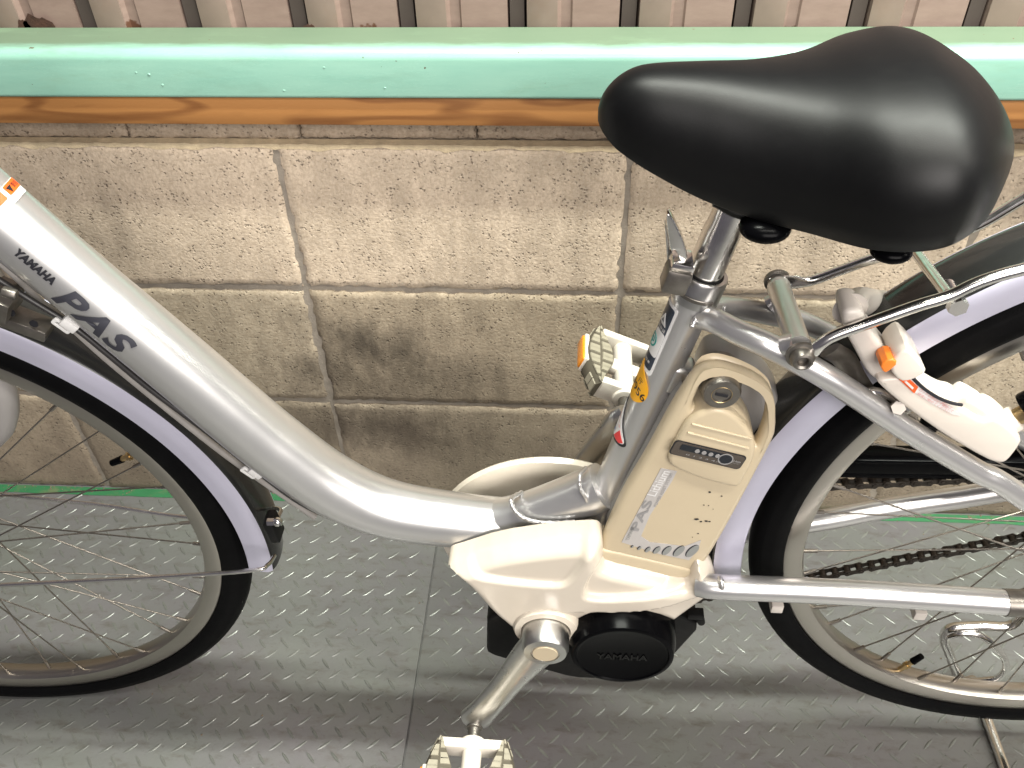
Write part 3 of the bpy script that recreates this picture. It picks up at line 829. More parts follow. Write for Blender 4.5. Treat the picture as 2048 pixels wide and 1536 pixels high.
# ---------------- saddle
S_w = [.020, .0290, .0385, .0505, .0680, .0912, .0960, .0790, .0480]
S_t = [.8410, .8456, .8463, .8457, .8482, .8553, .8570, .8418, .8190]
S_b = [.8055, .7892, .7752, .7680, .7678, .7712, .7754, .7775, .7771]
def crv(k, t):
    n = len(k) - 1; u = min(max(t * n, 0), n - 1e-9); i = int(u); f = u - i
    kk = [2 * k[0] - k[1]] + list(k) + [2 * k[-1] - k[-2]]
    a, b, c, d = kk[i:i + 4]
    return .5 * (2 * b + (c - a) * f + (2 * a - 5 * b + 4 * c - d) * f * f + (-a + 3 * b - 3 * c + d) * f ** 3)
def saddle():
    nt, na = 90, 56; rows = []
    for i in range(nt + 1):
        q = i / nt; t = .5 - .5 * math.cos(math.pi * q); t = .5 * t + .5 * q
        t = min(max(t, .0006), .9994)
        e = math.sqrt(max(0, 1 - (1 - min(t / .15, 1)) ** 2.7)) * math.sqrt(max(0, 1 - max(0, (t - .72) / .28) ** 2.6))
        ez = math.sqrt(max(0, 1 - (1 - min(t / .12, 1)) ** 2.6)) * max(0, 1 - max(0, (t - .85) / .15) ** 2.4) ** .5
        W = (crv(S_w, t) ) * e; zt = crv(S_t, t); zb = crv(S_b, t); zm = zb + (zt - zb) * .30
        zt = zm + (zt - zm) * ez
        zbe = zm - (zm - zb) * (.35 + .65 * min(1, ez * 1.2))
        row = []
        for k in range(na + 1):
            a = math.pi * k / na; ex = 2 / 2.3
            cy = math.copysign(abs(math.cos(a)) ** ex, math.cos(a)); cz = abs(math.sin(a)) ** ex
            row.append((W * cy, zm + (zt - zm) * cz))
        full = [(.90 * W, zbe + .002), (.955 * W, zbe), (.975 * W, zbe + .001), (.99 * W, (zbe + zm) / 2)] + row + [(-.99 * W, (zbe + zm) / 2), (-.975 * W, zbe + .001), (-.955 * W, zbe), (-.90 * W, zbe + .002)]
        x = .352 + (.6166 - .352) * t
        rows.append([(x, y, z) for y, z in full])
    m = len(rows[0]); vs = [v for r in rows for v in r]; fs = []
    for i in range(nt):
        for k in range(m): fs.append((i * m + k, i * m + (k + 1) % m, (i + 1) * m + (k + 1) % m, (i + 1) * m + k))
    fs += [tuple(range(m)), tuple(nt * m + k for k in range(m))]
    return MB().add(vs, fs)
sad = saddle().build('saddle', 'black_vinyl', bike, sharp=60)
pan = MB()
pan.tube(spath([(.43, -.03, .770), (.455, -.035, .762), (.53, -.05, .765), (.575, -.052, .778)], 6), .0045, 10)
pan.tube(spath([(.43, .03, .770), (.455, .035, .762), (.53, .05, .765), (.575, .052, .778)], 6), .0045, 10)
link('rail', pan.mesh('rail'), 'black_satin', sad)
tp = cpos + ax * .078
link('saddle_clamp', MB().box(tp + Vector((.010, 0, .004)), (.036, .050, .022), Euler((0, math.radians(8), 0)).to_matrix()).cyl(tp + Vector((.012, -.034, .0)), tp + Vector((.012, .034, .0)), .009, .009, 20).mesh('saddle_clamp', bevel=.004, bseg=3), 'black_satin', sad)
for (p, r) in (((0.4613, -0.0450, 0.7592), .0135), ((0.5379, -0.0620, 0.7539), .0105)):
    link('bumper', MB().ball(p, r, 12, (1.25, 1.1, .62)).mesh('bumper'), 'black_plastic', sad)

# ---------------- rear carrier
nb = Vector((0.4977, -0.0620, 0.6701)); fb = Vector((0.5053, 0.0480, 0.6434))
MB().tube([nb + Vector((0, .004, 0)), fb], .0088, 24).ball(fb, .0095, 10).build('carrier_crossbar', 'silver_paint', bike)
MB().tube([Vector((0.4984, -0.0520, 0.6569)), Vector((0.4894, -0.0520, 0.6678)), Vector((0.4818, -0.0500, 0.6631))], [.006, .009, .006], 14).build('carrier_lug', 'silver_paint', bike)
MB().tube([Vector((0.5027, 0.0460, 0.6266)), Vector((0.5076, 0.0460, 0.6328))], [.010, .008], 14).build('carrier_lug', 'silver_paint', bike)
def bolt_at(p, name='bolt', r=.0085):
    p = Vector(p)
    mb = MB().lathe([(0, .003), (r * 1.25, .003), (r * 1.25, .0005), (r, 0), (r, -.003), (r * .82, -.0065), (r * .62, -.0072), (r * .45, -.0060), (r * .42, -.003), (0, -.003)], p, (0, 1, 0), 28)
    return mb.build(name, 'brass' if name == 'hex_bolt' else 'dull_steel', bike)
bolt_at(nb + Vector((0, -.006, 0)))
bolt_at(fb + Vector((0, .008, 0)))
def rail(pts, flat_end, name='carrier_rail'):
    P = spath(pts, 8); n = len(P)
    sq = []; rr = []
    for i in range(n):
        t = i / (n - 1)
        k = min(1, max(0, (t - flat_end * .35) / (flat_end * .65)))
        k = k * k * (3 - 2 * k)
        sq.append((.32 + .68 * k, 1.75 - .75 * k)); rr.append(.0042)
    return MB().tube(P, rr, 18, squash=sq).build(name, 'chrome', bike)
rail([nb + Vector((-.006, -.004, -.004)), nb + Vector((.006, -.004, .002)), Vector((0.5147, -0.0640, 0.6843)), Vector((0.5389, -0.0620, 0.6964)), Vector((0.5672, -0.0600, 0.7099)), Vector((0.5858, -0.0580, 0.7167)), Vector((0.6268, -0.0560, 0.7376)), (.78, -.056, .785), (.95, -.056, .79)], .22)
rail([fb + Vector((-.006, .006, -.002)), fb + Vector((.008, .006, .001)), Vector((0.5323, 0.0600, 0.6421)), Vector((0.5539, 0.0600, 0.6530)), Vector((0.5759, 0.0580, 0.6659)), Vector((0.6156, 0.0580, 0.6825)), Vector((0.6402, 0.0580, 0.6943)), Vector((0.6524, 0.0580, 0.7025)), Vector((0.6725, 0.0580, 0.7218)), (.74, .058, .785), (.95, .058, .79)], .22)
MB().tube([(0.6014, 0.0560, 0.6799), (0.5869, -0.0540, 0.7145)], .0042, 14).build('carrier_strut', 'chrome', bike)
MB().tube([(.80, -.06, .785), (.80, .06, .785)], .004, 12).build('carrier_strut', 'chrome', bike)
hb = Vector((0.5962, -0.0500, 0.7050))
MB().cyl(hb + Vector((0, .02, 0)), hb + Vector((0, -.002, 0)), .0055, .0055, 12).cyl(hb, hb + Vector((0, -.006, 0)), .0068, .0068, 6).build('hex_bolt', 'chrome', bike)
for s in (-1, 1):
    MB().tube([(.93, s * .058, .785), (.87, s * .066, .43)], .0045, 12).build('carrier_leg', 'chrome', bike)

# ---------------- ring lock on the rear wheel
lk = empty('ring_lock', (.60, -.05, .62), bike)
up = chaikin([(0.5208, 0.6977), (0.5224, 0.7029), (0.5301, 0.7039), (0.5360, 0.7002), (0.5412, 0.6881), (0.5583, 0.6674), (0.5647, 0.6602), (0.5769, 0.6429), (0.5662, 0.6363), (0.5578, 0.6399), (0.5506, 0.6460), (0.5380, 0.6655), (0.5268, 0.6829)], 2)
arm = plate('lock_arm', [up], -.030, -.058, .004, 'pale_grey_plastic', lk)
brg = MB().tube(spath([(0.5302, -0.0440, 0.6938), (0.5423, -0.0200, 0.6818), (0.5649, 0.0150, 0.6547), (0.5888, 0.0400, 0.6332), (0.6116, 0.0500, 0.6115), (.600, .052, .62), (.640, .052, .58)], 6), [.010] * 37, 20, squash=(1.0, 1.25)).build('lock_bridge', 'pale_grey_plastic', lk)
lug = plate('lock_housing', [chaikin([(0.5582, 0.6738), (0.5635, 0.6820), (0.5680, 0.6804), (0.5825, 0.6644), (0.5824, 0.6598), (0.5753, 0.6530), (0.5680, 0.6519), (0.5584, 0.6624)], 1)], -.040, -.072, .0022, 'lock_cream', lk)
ob = plate('release_button', [chaikin([(0.5495, 0.6686), (0.5553, 0.6751), (0.5618, 0.6708), (0.5572, 0.6624), (0.5540, 0.6613)], 1)], -.058, -.0735, .0012, 'orange_plastic', lk)
body = chaikin([(0.5529, 0.6477), (0.5703, 0.6516), (0.5781, 0.6485), (0.5930, 0.6364), (0.6100, 0.6251), (0.6194, 0.6234), (0.6410, 0.6089), (0.6484, 0.6148), (0.6746, 0.5928), (0.6749, 0.5815), (0.6719, 0.5653), (0.6624, 0.5649), (0.6439, 0.5758), (0.6140, 0.5958), (0.5839, 0.6191), (0.5638, 0.6364)], 2, .22)
lb = plate('lock_body', [body], -.036, -.066, .004, 'lock_cream', lk)
plate('cable_entry', [chaikin([(0.6192, 0.6196), (0.6235, 0.6278), (0.6290, 0.6260), (0.6448, 0.6154), (0.6479, 0.6083), (0.6424, 0.6029)], 1)], -.040, -.062, .003, 'lock_cream', lk)
dark = spath([(0.5731, -0.0665, 0.6568), (0.5859, -0.0665, 0.6439), (0.5991, -0.0665, 0.6341), (0.6105, -0.0665, 0.6286), (0.6195, -0.0665, 0.6264)], 6)
link('slot', MB().tube(dark, .0013, 8).mesh('slot'), 'ink_black', lb)
def on_plane(yy): return lambda c: Vector((c.x, yy - c.z, c.y))
decal('warning_label', [[(0.5674, 0.6544), (0.5705, 0.6555), (0.5840, 0.6436), (0.6030, 0.6305), (0.6181, 0.6201), (0.6215, 0.6156), (0.6158, 0.6169), (0.5977, 0.6274), (0.5845, 0.6368)]], on_plane(-.0664), 'paper_white', lb)
decal('warning_label', [[(0.5668, 0.6524), (0.5703, 0.6558), (0.5840, 0.6434), (0.5830, 0.6371)]], on_plane(-.0670), 'ink_orange', lb)
decal('warning_label', [[(0.5730, 0.6484), (0.5741, 0.6493), (0.5810, 0.6429), (0.5804, 0.6414)]], on_plane(-.0675), 'paper_white', lb)
for i in range(3):
    a = [(0.5851, 0.6414), (0.6158, 0.6198), (0.5847, 0.6380), (0.6133, 0.6187), (0.5861, 0.6429), (0.6139, 0.6227)]
    p, q = Vector((a[2 * i][0], -.0669, a[2 * i][1])), Vector((a[2 * i + 1][0], -.0669, a[2 * i + 1][1]))
    d = (q - p); ang = math.atan2(d.z, d.x)
    letters('label_print', 'ロックの際は必ず確認して' if i % 2 == 0 else '確実に閉めてください', d.length * .95, .0022, flat_fn((p + q) / 2, (math.cos(ang), 0, math.sin(ang)), (-math.sin(ang), 0, math.cos(ang)), (0, -1, 0), .0003), 'ink_faded_red', lb)
k0 = Vector((0.6600, -0.0500, 0.5845)); k1 = Vector((0.6780, -0.0500, 0.6064))
kd = (k1 - k0).normalized()
MB().cyl(k0, k0 + kd * .020, .0105, .0100, 24).build('key_housing', 'lock_cream', lk, bevel=.0015)
MB().cyl(k0 + kd * .016, k0 + kd * .030, .0065, .0065, 20).build('key_barrel', 'brass', lk)
MB().cyl(k0 + kd * .028, k0 + kd * .046, .0145, .0135, 28).build('key_grip', 'black_plastic', lk, bevel=.002)
br = MB().tube(spath([(0.5224, -0.0500, 0.6615), (0.5381, -0.0420, 0.6455), (0.5513, -0.0400, 0.6244), (0.5640, -0.0440, 0.6107), (0.5815, -0.0500, 0.6082)], 5), .0055, 12, squash=(.5, 1.5)).build('lock_bracket', 'dull_steel', lk)
br2 = MB().tube(spath([(0.5536, -0.0520, 0.6235), (0.5641, -0.0520, 0.6248), (0.5789, -0.0520, 0.6162), (0.5903, -0.0520, 0.6073)], 5), .0028, 10).build('lock_bracket', 'chrome', lk)
MB().cyl((0.5828, -0.0500, 0.6087), (0.5765, -0.0660, 0.6214), .0052, .0052, 6).build('lock_screw', 'pale_grey_plastic', lk)
MB().box((0.6124, -0.0480, 0.5861), (.010, .012, .010)).build('lock_stop', 'black_satin', lk, bevel=.001)

# ---------------- battery
bt = empty('battery', (.41, 0, .39), bike)
outer = [(0.3690, 0.3958), (0.3738, 0.4313), (0.3863, 0.4841)] + [(0.4024, 0.5327), (0.4192, 0.5919), (0.4311, 0.6244), (0.4414, 0.6323), (0.4525, 0.6331), (0.4741, 0.6252), (0.4889, 0.6144), (0.4968, 0.5989), (0.5024, 0.5689)] + [(0.5011, 0.5550), (0.4896, 0.4930), (0.4756, 0.4232), (0.4592, 0.3610), (0.4532, 0.3598), (0.4145, 0.3711)]
outer = chaikin(outer, 1, .2)
hole = chaikin([(0.4322, 0.5895), (0.4399, 0.6270), (0.4468, 0.6307), (0.4614, 0.6261), (0.4767, 0.6174), (0.4866, 0.6074), (0.4909, 0.5948), (0.4921, 0.5740), (0.4896, 0.5511), (0.4856, 0.5567), (0.4802, 0.5764), (0.4704, 0.5898), (0.4577, 0.5990), (0.4471, 0.5933)], 2, .2)
case = plate('battery_case', [outer, hole], -.026, -.043, .006, 'battery_cream', bt)
dome = chaikin([(0.4179, 0.5343), (0.4234, 0.5610), (0.4296, 0.5838), (0.4392, 0.5940), (0.4530, 0.5998), (0.4670, 0.5917), (0.4801, 0.5757), (0.4876, 0.5579), (0.4880, 0.5403), (0.4820, 0.5106), (0.4775, 0.5078), (0.4483, 0.5172)], 2, .2)
pnl = plate('battery_panel', [dome], -.012, -.049, .004, 'battery_cream', bt)
for (a, b) in (((1383, 848), (1506, 881)), ((1374, 865), (1499, 899))):
    pass
for pts in ([(0.4341, 0.5828), (0.4821, 0.5679)], [(0.4317, 0.5732), (0.4814, 0.5570)]):
    link('rib', MB().tube([(pts[0][0], -.0492, pts[0][1]), (pts[1][0], -.0492, pts[1][1])], .0010, 10).mesh('rib'), 'battery_cream', pnl)
# lower skirt step of the case
plate('battery_foot', [chaikin([(0.3697, 0.4004), (0.3719, 0.4127), (0.4167, 0.3986), (0.4628, 0.3836), (0.4580, 0.3681), (0.4137, 0.3781), (0.3690, 0.3942)], 1, .12)], -.012, -.0445, .003, 'battery_cream', bt)
MB().tube(spath([(0.3691, -0.0460, 0.3933), (0.4138, -0.0460, 0.3764), (0.4572, -0.0460, 0.3663)], 8), .0020, 8).build('foot_gap', 'ink_black', bt)
# dark well behind the hole, and the lock cylinder
plate('handle_well', [chaikin([(0.4388, 0.5733), (0.4491, 0.6037), (0.4818, 0.5940), (0.4987, 0.5753), (0.5023, 0.5164), (0.4580, 0.5331)], 1)], .010, -.012, .002, 'mid_grey_plastic', bt)
kp = Vector((0.4531, -0.0460, 0.6130))
lc = MB().lathe([(0, -.0012), (.0070, -.0012), (.0072, -.002), (.0135, -.002), (.0150, .001), (.0150, .006), (.0135, .008), (.0165, .010), (.0165, .030)], kp, (0, 1, 0), 36).build('battery_lock', 'dull_steel', bt)
ear = MB().box(kp + Vector((-.005, .014, .006)), (.024, .010, .016)).mesh('lock_ear', bevel=.003); link('lock_ear', ear, 'dull_steel', lc)
kh = MB().box(kp + Vector((0, -.0016, 0)), (.0095, .0012, .0026), Euler((0, math.radians(14), 0)).to_matrix()).mesh('keyhole'); link('keyhole', kh, 'ink_black', lc)
link('key_core', MB().lathe([(.0072, -.0018), (.0078, -.0022), (.0082, -.0018)], kp, (0, 1, 0), 32).mesh('key_core'), 'brass', lc)
# indicator panel
ip = [(0.4207, 0.5498), (0.4232, 0.5644), (0.4801, 0.5476), (0.4779, 0.5301)]
c0 = Vector(((ip[0][0] + ip[2][0]) / 2, -.0494, (ip[0][1] + ip[2][1]) / 2))
ea = Vector((ip[2][0] - ip[1][0], 0, ip[2][1] - ip[1][1])).normalized(); eb = Vector((-ea.z, 0, ea.x)); en = Vector((0, -1, 0))
wv = (Vector((ip[2][0], ip[2][1])) - Vector((ip[1][0], ip[1][1]))).length; hv = abs((Vector((ip[0][0] - ip[1][0], 0, ip[0][1] - ip[1][1]))).dot(eb))
Fp = lambda off: flat_fn(c0, ea, eb, en, off)
ind = decal('indicator_panel', [rrect(wv + .0020, hv + .0020, .0035)], Fp(.0002), 'ink_black', pnl)
decal('indicator_face', [rrect(wv, hv, .003)], Fp(.0006), 'panel_brown', pnl)
decal('indicator_window', [rrect(wv * .66, hv * .42, .0012, -wv * .08, hv * .18)], Fp(.0010), 'window_dark', pnl)
for k in range(4):
    decal('led', [oval(-wv * .17 + k * wv * .098, hv * .16, .0020, .0020, 16)], Fp(.0014), 'print_grey', pnl)
decal('button', [oval(wv * .25, hv * .06, .0062, .0062), oval(wv * .25, hv * .06, .0053, .0053)], Fp(.0014), 'print_grey', pnl)
decal('button', [oval(wv * .25, hv * .06, .0053, .0053)], Fp(.0012), 'window_dark', pnl)
def ftext(name, s, w, h, x, y, mat, par, base, off=.0014, bold=0.0, shear=0.0):
    f = base(off); letters(name, s, w, h, lambda c: f(Vector((c.x + x, c.y + y, c.z))), mat, par, bold, shear)
ftext('panel_print', 'Li-ion', wv * .13, .0024, wv * .40, hv * .10, 'print_grey', pnl, Fp, bold=.02)
ftext('panel_print', 'リチウムイオン', wv * .13, .0014, wv * .40, -hv * .08, 'print_grey', pnl, Fp)
ftext('panel_print', '0 1 2 3 4', wv * .42, .0016, -wv * .08, -hv * .26, 'print_grey', pnl, Fp)
ftext('panel_print', '(100%)', wv * .10, .0016, wv * .20, -hv * .28, 'print_grey', pnl, Fp)
# silver decal strip, lettering and the row of growing ovals
FY = -.0432
strip = [(0.3891, 0.4233), (0.4157, 0.5245), (0.4292, 0.5214), (0.4263, 0.5087), (0.4116, 0.4630), (0.4060, 0.4331), (0.4147, 0.4248), (0.4465, 0.4207), (0.4597, 0.4302), (0.4587, 0.4155), (0.4523, 0.4000), (0.4252, 0.4075)]
decal('silver_decal', [strip], on_plane(FY - .0002), 'print_silver', case)
a = [(0.3931, 0.4250), (0.4016, 0.4570), (0.3969, 0.4354), (0.4155, 0.5082), (0.4169, 0.5108), (0.4261, 0.5193), (0.4118, 0.4603)]
def bat_text(s, p0, p1, h, mat, bold=0.0, side=0.0):
    p0, p1 = Vector((p0[0], FY, p0[1])), Vector((p1[0], FY, p1[1]))
    d = p1 - p0; L = d.length; d.normalize(); e = Vector((-d.z, 0, d.x))
    letters('battery_print', s, L, h, flat_fn((p0 + p1) / 2 + e * side, d, e, (0, -1, 0), .0009), mat, case, bold)
t = [(0.3938, 0.4273), (0.3979, 0.4469), (0.3992, 0.4413), (0.4091, 0.4832), (0.4103, 0.4899), (0.4200, 0.5222), (0.4149, 0.4755), (0.4249, 0.5187)]
bat_text('YAMAHA', t[0], t[1], .0036, 'oval_silver')
bat_text('PAS', t[2], t[3], .0078, 'print_grey', .02)
bat_text('Lithium', t[4], t[5], .0078, 'paper_white', .01)
bat_text('POWER ASSIST SYSTEM', t[6], t[7], .0027, 'print_grey')
for (px, py), sz in zip([(0.3989, 0.4180), (0.4054, 0.4161), (0.4132, 0.4143), (0.4214, 0.4140), (0.4305, 0.4138), (0.4414, 0.4137), (0.4535, 0.4144)], (.0024, .0036, .0054, .0072, .0090, .0106, .0122)):
    decal('oval_mark', [[(px + u, py + v) for u, v in oval(0, 0, sz * .80, sz * .36, 24, math.radians(66))]], on_plane(FY - .0006), 'ink_grey', case)
    decal('oval_mark', [[(px + .0005 + u, py + v) for u, v in oval(0, 0, sz * .78, sz * .31, 24, math.radians(66))]], on_plane(FY - .0010), 'oval_silver', case)
for (px, py), r in zip([(0.4590, 0.4961), (0.4697, 0.4914), (0.4565, 0.4789), (0.4604, 0.4784), (0.4523, 0.4596), (0.4566, 0.4564), (0.4608, 0.4573), (0.4639, 0.4568), (0.4560, 0.4394), (0.4517, 0.4341), (0.4648, 0.4739)], (.0014, .0009, .0008, .0005, .0020, .0011, .0015, .0010, .0009, .0005, .0004)):
    decal('paint_chip', [[(px + r * random.uniform(.6, 1.2) * math.cos(q), py + r * random.uniform(.4, .8) * math.sin(q)) for q in np.linspace(0, 2 * math.pi, 9)[:-1]]], on_plane(FY - .0003), 'ink_black', case)
# grey holder above the battery
plate('battery_holder', [chaikin([(0.4426, 0.5946), (0.4465, 0.6098), (0.4598, 0.6133), (0.4978, 0.5896), (0.5119, 0.5677), (0.5176, 0.5398), (0.5116, 0.4349), (0.4737, 0.3153), (0.3952, 0.3278)], 2, .2)], .032, -.0115, .008, 'mid_grey_plastic', bike)
plate('battery_rail', [[(0.4214, 0.5875), (0.4271, 0.5975), (0.4088, 0.5199), (0.3844, 0.4169), (0.3735, 0.3974), (0.3765, 0.4347)]], .014, -.024, .002, 'mid_grey_plastic', bike)

# ---------------- motor cover: sculpted shell built over a grid
cov = ([(0.2281, 0.3850), (0.2308, 0.3899), (0.2412, 0.3951), (0.2775, 0.4154), (0.3239, 0.4290), (0.3602, 0.4353), (0.3679, 0.4343), (0.3719, 0.4265)] + [(0.3735, 0.4059), (0.3771, 0.3977)]
       + [(0.4127, 0.3864), (0.4489, 0.3744)] + [(0.4533, 0.3774)] + [(0.4561, 0.3981), (0.4600, 0.4037), (0.4714, 0.3928), (0.4777, 0.3791), (0.4856, 0.3505)]
       + [(0.4827, 0.3481), (0.4697, 0.3311), (0.4466, 0.3031), (0.4352, 0.3147), (0.4223, 0.3243), (0.3931, 0.3274), (0.3570, 0.3162), (0.3480, 0.3013), (0.3403, 0.2843), (0.3293, 0.2714), (0.3124, 0.2682), (0.2997, 0.2794), (0.2825, 0.3020), (0.2650, 0.3272), (0.2483, 0.3631)] + [(0.2346, 0.3844)] + [(0.2294, 0.3869)])
cov = chaikin(cov, 1, .22)
def resample(pts, step):
    out = []
    for (a0, b0), (a1, b1) in zip(pts, pts[1:] + pts[:1]):
        k = max(1, int(math.hypot(a1 - a0, b1 - b0) / step))
        out += [(a0 + (a1 - a0) * i / k, b0 + (b1 - b0) * i / k) for i in range(k)]
    return out
cov = resample(cov, .0022)
def seg_dist(px, pz, pts):
    best = 9
    for (ax_, az), (bx, bz) in zip(pts[:-1], pts[1:]):
        dx, dz = bx - ax_, bz - az; L = dx * dx + dz * dz + 1e-15
        t = max(0, min(1, ((px - ax_) * dx + (pz - az) * dz) / L))
        best = min(best, math.hypot(px - ax_ - t * dx, pz - az - t * dz))
    return best
def inside(px, pz, pts):
    c = False; n = len(pts)
    for i in range(n):
        (x1, z1), (x2, z2) = pts[i], pts[(i + 1) % n]
        if (z1 > pz) != (z2 > pz) and px < (x2 - x1) * (pz - z1) / (z2 - z1) + x1: c = not c
    return c
def smooth(e0, e1, x):
    t = max(0, min(1, (x - e0) / (e1 - e0))); return t * t * (3 - 2 * t)
dish = chaikin([(0.2417, 0.4117), (0.2797, 0.4244), (0.3511, 0.4402), (0.3588, 0.4363), (0.3567, 0.4171), (0.3434, 0.3855), (0.3296, 0.3791), (0.2783, 0.3837), (0.2543, 0.3893)], 2)
ledge = chaikin([(0.3532, 0.3669), (0.3637, 0.4115), (0.3837, 0.4081), (0.4161, 0.3963), (0.4497, 0.3860), (0.4564, 0.3833), (0.4529, 0.3735), (0.4185, 0.3664), (0.3652, 0.3587)], 2)
low_line = [(0.3299, 0.3387), (0.3966, 0.3442), (0.4384, 0.3521), (0.4817, 0.3673)]
pts2 = [Vector(q) for q in cov]; nb_ = len(pts2)
x_a, x_b = min(q[0] for q in cov), max(q[0] for q in cov); z_a, z_b = min(q[1] for q in cov), max(q[1] for q in cov)
closed = cov + cov[:1]; g = .0021; row = 0; zz = z_a
while zz < z_b:
    xx = x_a + (g / 2 if row % 2 else 0)
    while xx < x_b:
        if inside(xx, zz, cov) and seg_dist(xx, zz, closed) > .0011: pts2.append(Vector((xx, zz)))
        xx += g
    zz += g * .87; row += 1
from mathutils.geometry import delaunay_2d_cdt
vc, ec, fc, ov, oe, of_ = delaunay_2d_cdt(pts2, [(i, (i + 1) % nb_) for i in range(nb_)], [], 1, 1e-7)
vs = []
for q in vc:
    x, z = q.x, q.y
    ed = seg_dist(x, z, closed)
    y = -.066 + .017 * (1 - min(1, ed / .015)) ** 2.3
    y += .010 * smooth(.41, .481, x)
    for lp, amt, wd in ((dish, .0060, .0060), (ledge, .0080, .0045)):
        d = seg_dist(x, z, lp + lp[:1]); sgn = d if inside(x, z, lp) else -d
        y += amt * smooth(-wd * .3, wd, sgn)
    if x > .335:
        zl = float(np.interp(x, [q_[0] for q_ in low_line], [q_[1] for q_ in low_line]))
        y += .0055 * smooth(.0008, -.0022, z - zl) * smooth(.335, .36, x)
    vs.append((x, y, z))
fs = [tuple(f) for f in fc]
edge_use = {}
for f in fs:
    for i in range(len(f)):
        k = tuple(sorted((f[i], f[(i + 1) % len(f)]))); edge_use[k] = edge_use.get(k, 0) + 1
rim_e = [k for k, c in edge_use.items() if c == 1]
back = {}
for k in rim_e:
    for i in k:
        if i not in back: back[i] = len(vs); vs.append((vs[i][0], -.028, vs[i][2]))
fs += [(a_, b_, back[b_], back[a_]) for a_, b_ in rim_e]
cover = MB().add(vs, fs).build('motor_cover', 'cream_plastic', bike, sharp=55)
plate('motor_block', [chaikin([(0.2592, 0.2765), (0.2558, 0.2083), (0.2638, 0.2007), (0.3502, 0.1612), (0.4370, 0.1619), (0.4792, 0.2753), (0.4246, 0.3163), (0.3240, 0.3097)], 1, .08)], .036, -.034, .004, 'black_satin', bike)
BBX, BBZ = .3215, .312
boss = MB().lathe([(.0335, -.052), (.0325, -.066), (.0305, -.0695), (.0245, -.0705), (.0235, -.069), (.0235, -.055)], (BBX, 0, BBZ), (0, 1, 0), 56).build('crank_boss', 'cream_plastic', bike)
link('boss_gap', MB().lathe([(.0238, -.058), (0, -.058)], (BBX, 0, BBZ), (0, 1, 0), 40).mesh('boss_gap'), 'ink_black', boss)
MC = (.3965, 0, .2915)
cap = MB().lathe([(.0525, -.030), (.0535, -.034), (.0535, -.060), (.0525, -.069), (.0512, -.075), (.0497, -.0805), (.0477, -.0815), (.0455, -.0815), (.0445, -.0800), (.0415, -.0790), (0, -.0785)], MC, (0, 1, 0), 72).build('motor_cap', 'black_plastic', bike)
letters('cap_emboss', 'YAMAHA', .050, .0095, flat_fn((MC[0], -.0787, MC[2] - .004), (1, 0, 0), (0, 0, 1), (0, -1, 0), .0010), 'black_satin', cap, .02)
cbt = Vector((0.4757, -0.0300, 0.2887))
MB().cyl(cbt, cbt + Vector((.004, 0, -.012)), .005, .004, 12).box(cbt + Vector((-.004, 0, .004)), (.016, .01, .008)).build('cover_screw', 'black_satin', bike, bevel=.001)

# ---------------- cranks and pedals
def crank(side, name):
    s = -1 if side == 'near' else 1
    d = Vector((-.0740, 0, -.1360)) if side == 'near' else Vector((.0740, 0, .1360))
    y0, y1 = s * .058, s * .094
    e = MB()
    c = Vector((BBX, 0, BBZ))
    e.lathe([(0, y0), (.0225, y0), (.0232, y0 + s * .004), (.0226, y1 - s * .006), (.0205, y1 - s * .001), (.0140, y1), (.0135, y1 - s * .0012), (0, y1 - s * .0012)], c, (0, 1, 0), 40)
    n = 22; P = []; rr = []; sq = []
    u = d.normalized()
    for i in range(n + 1):
        t = i / n
        P.append(c + d * t + Vector((0, y1 - s * .0135 + s * .013 * smooth(0, 1, t), 0)))
        rr.append(.0222 - .0062 * smooth(0, .6, t) + .0015 * smooth(.80, 1, t))
        sq.append((.50 + .10 * t, 1.0))
    P.append(P[-1] + u * .008); rr.append(rr[-1] * .72); sq.append(sq[-1])
    e.tube(P, rr, 28, squash=sq)
    o = e.build(name, 'brushed_alloy', bike, sharp=40)
    if side == 'near':
        link('dust_cap', MB().lathe([(0, y1 - .0005), (.0118, y1 - .0005), (.0124, y1 + .0004), (.0124, y1 + .004)], c, (0, 1, 0), 32).mesh('dust_cap'), 'battery_cream', o)
    return c + d + Vector((0, y1 + s * .014, 0)), s
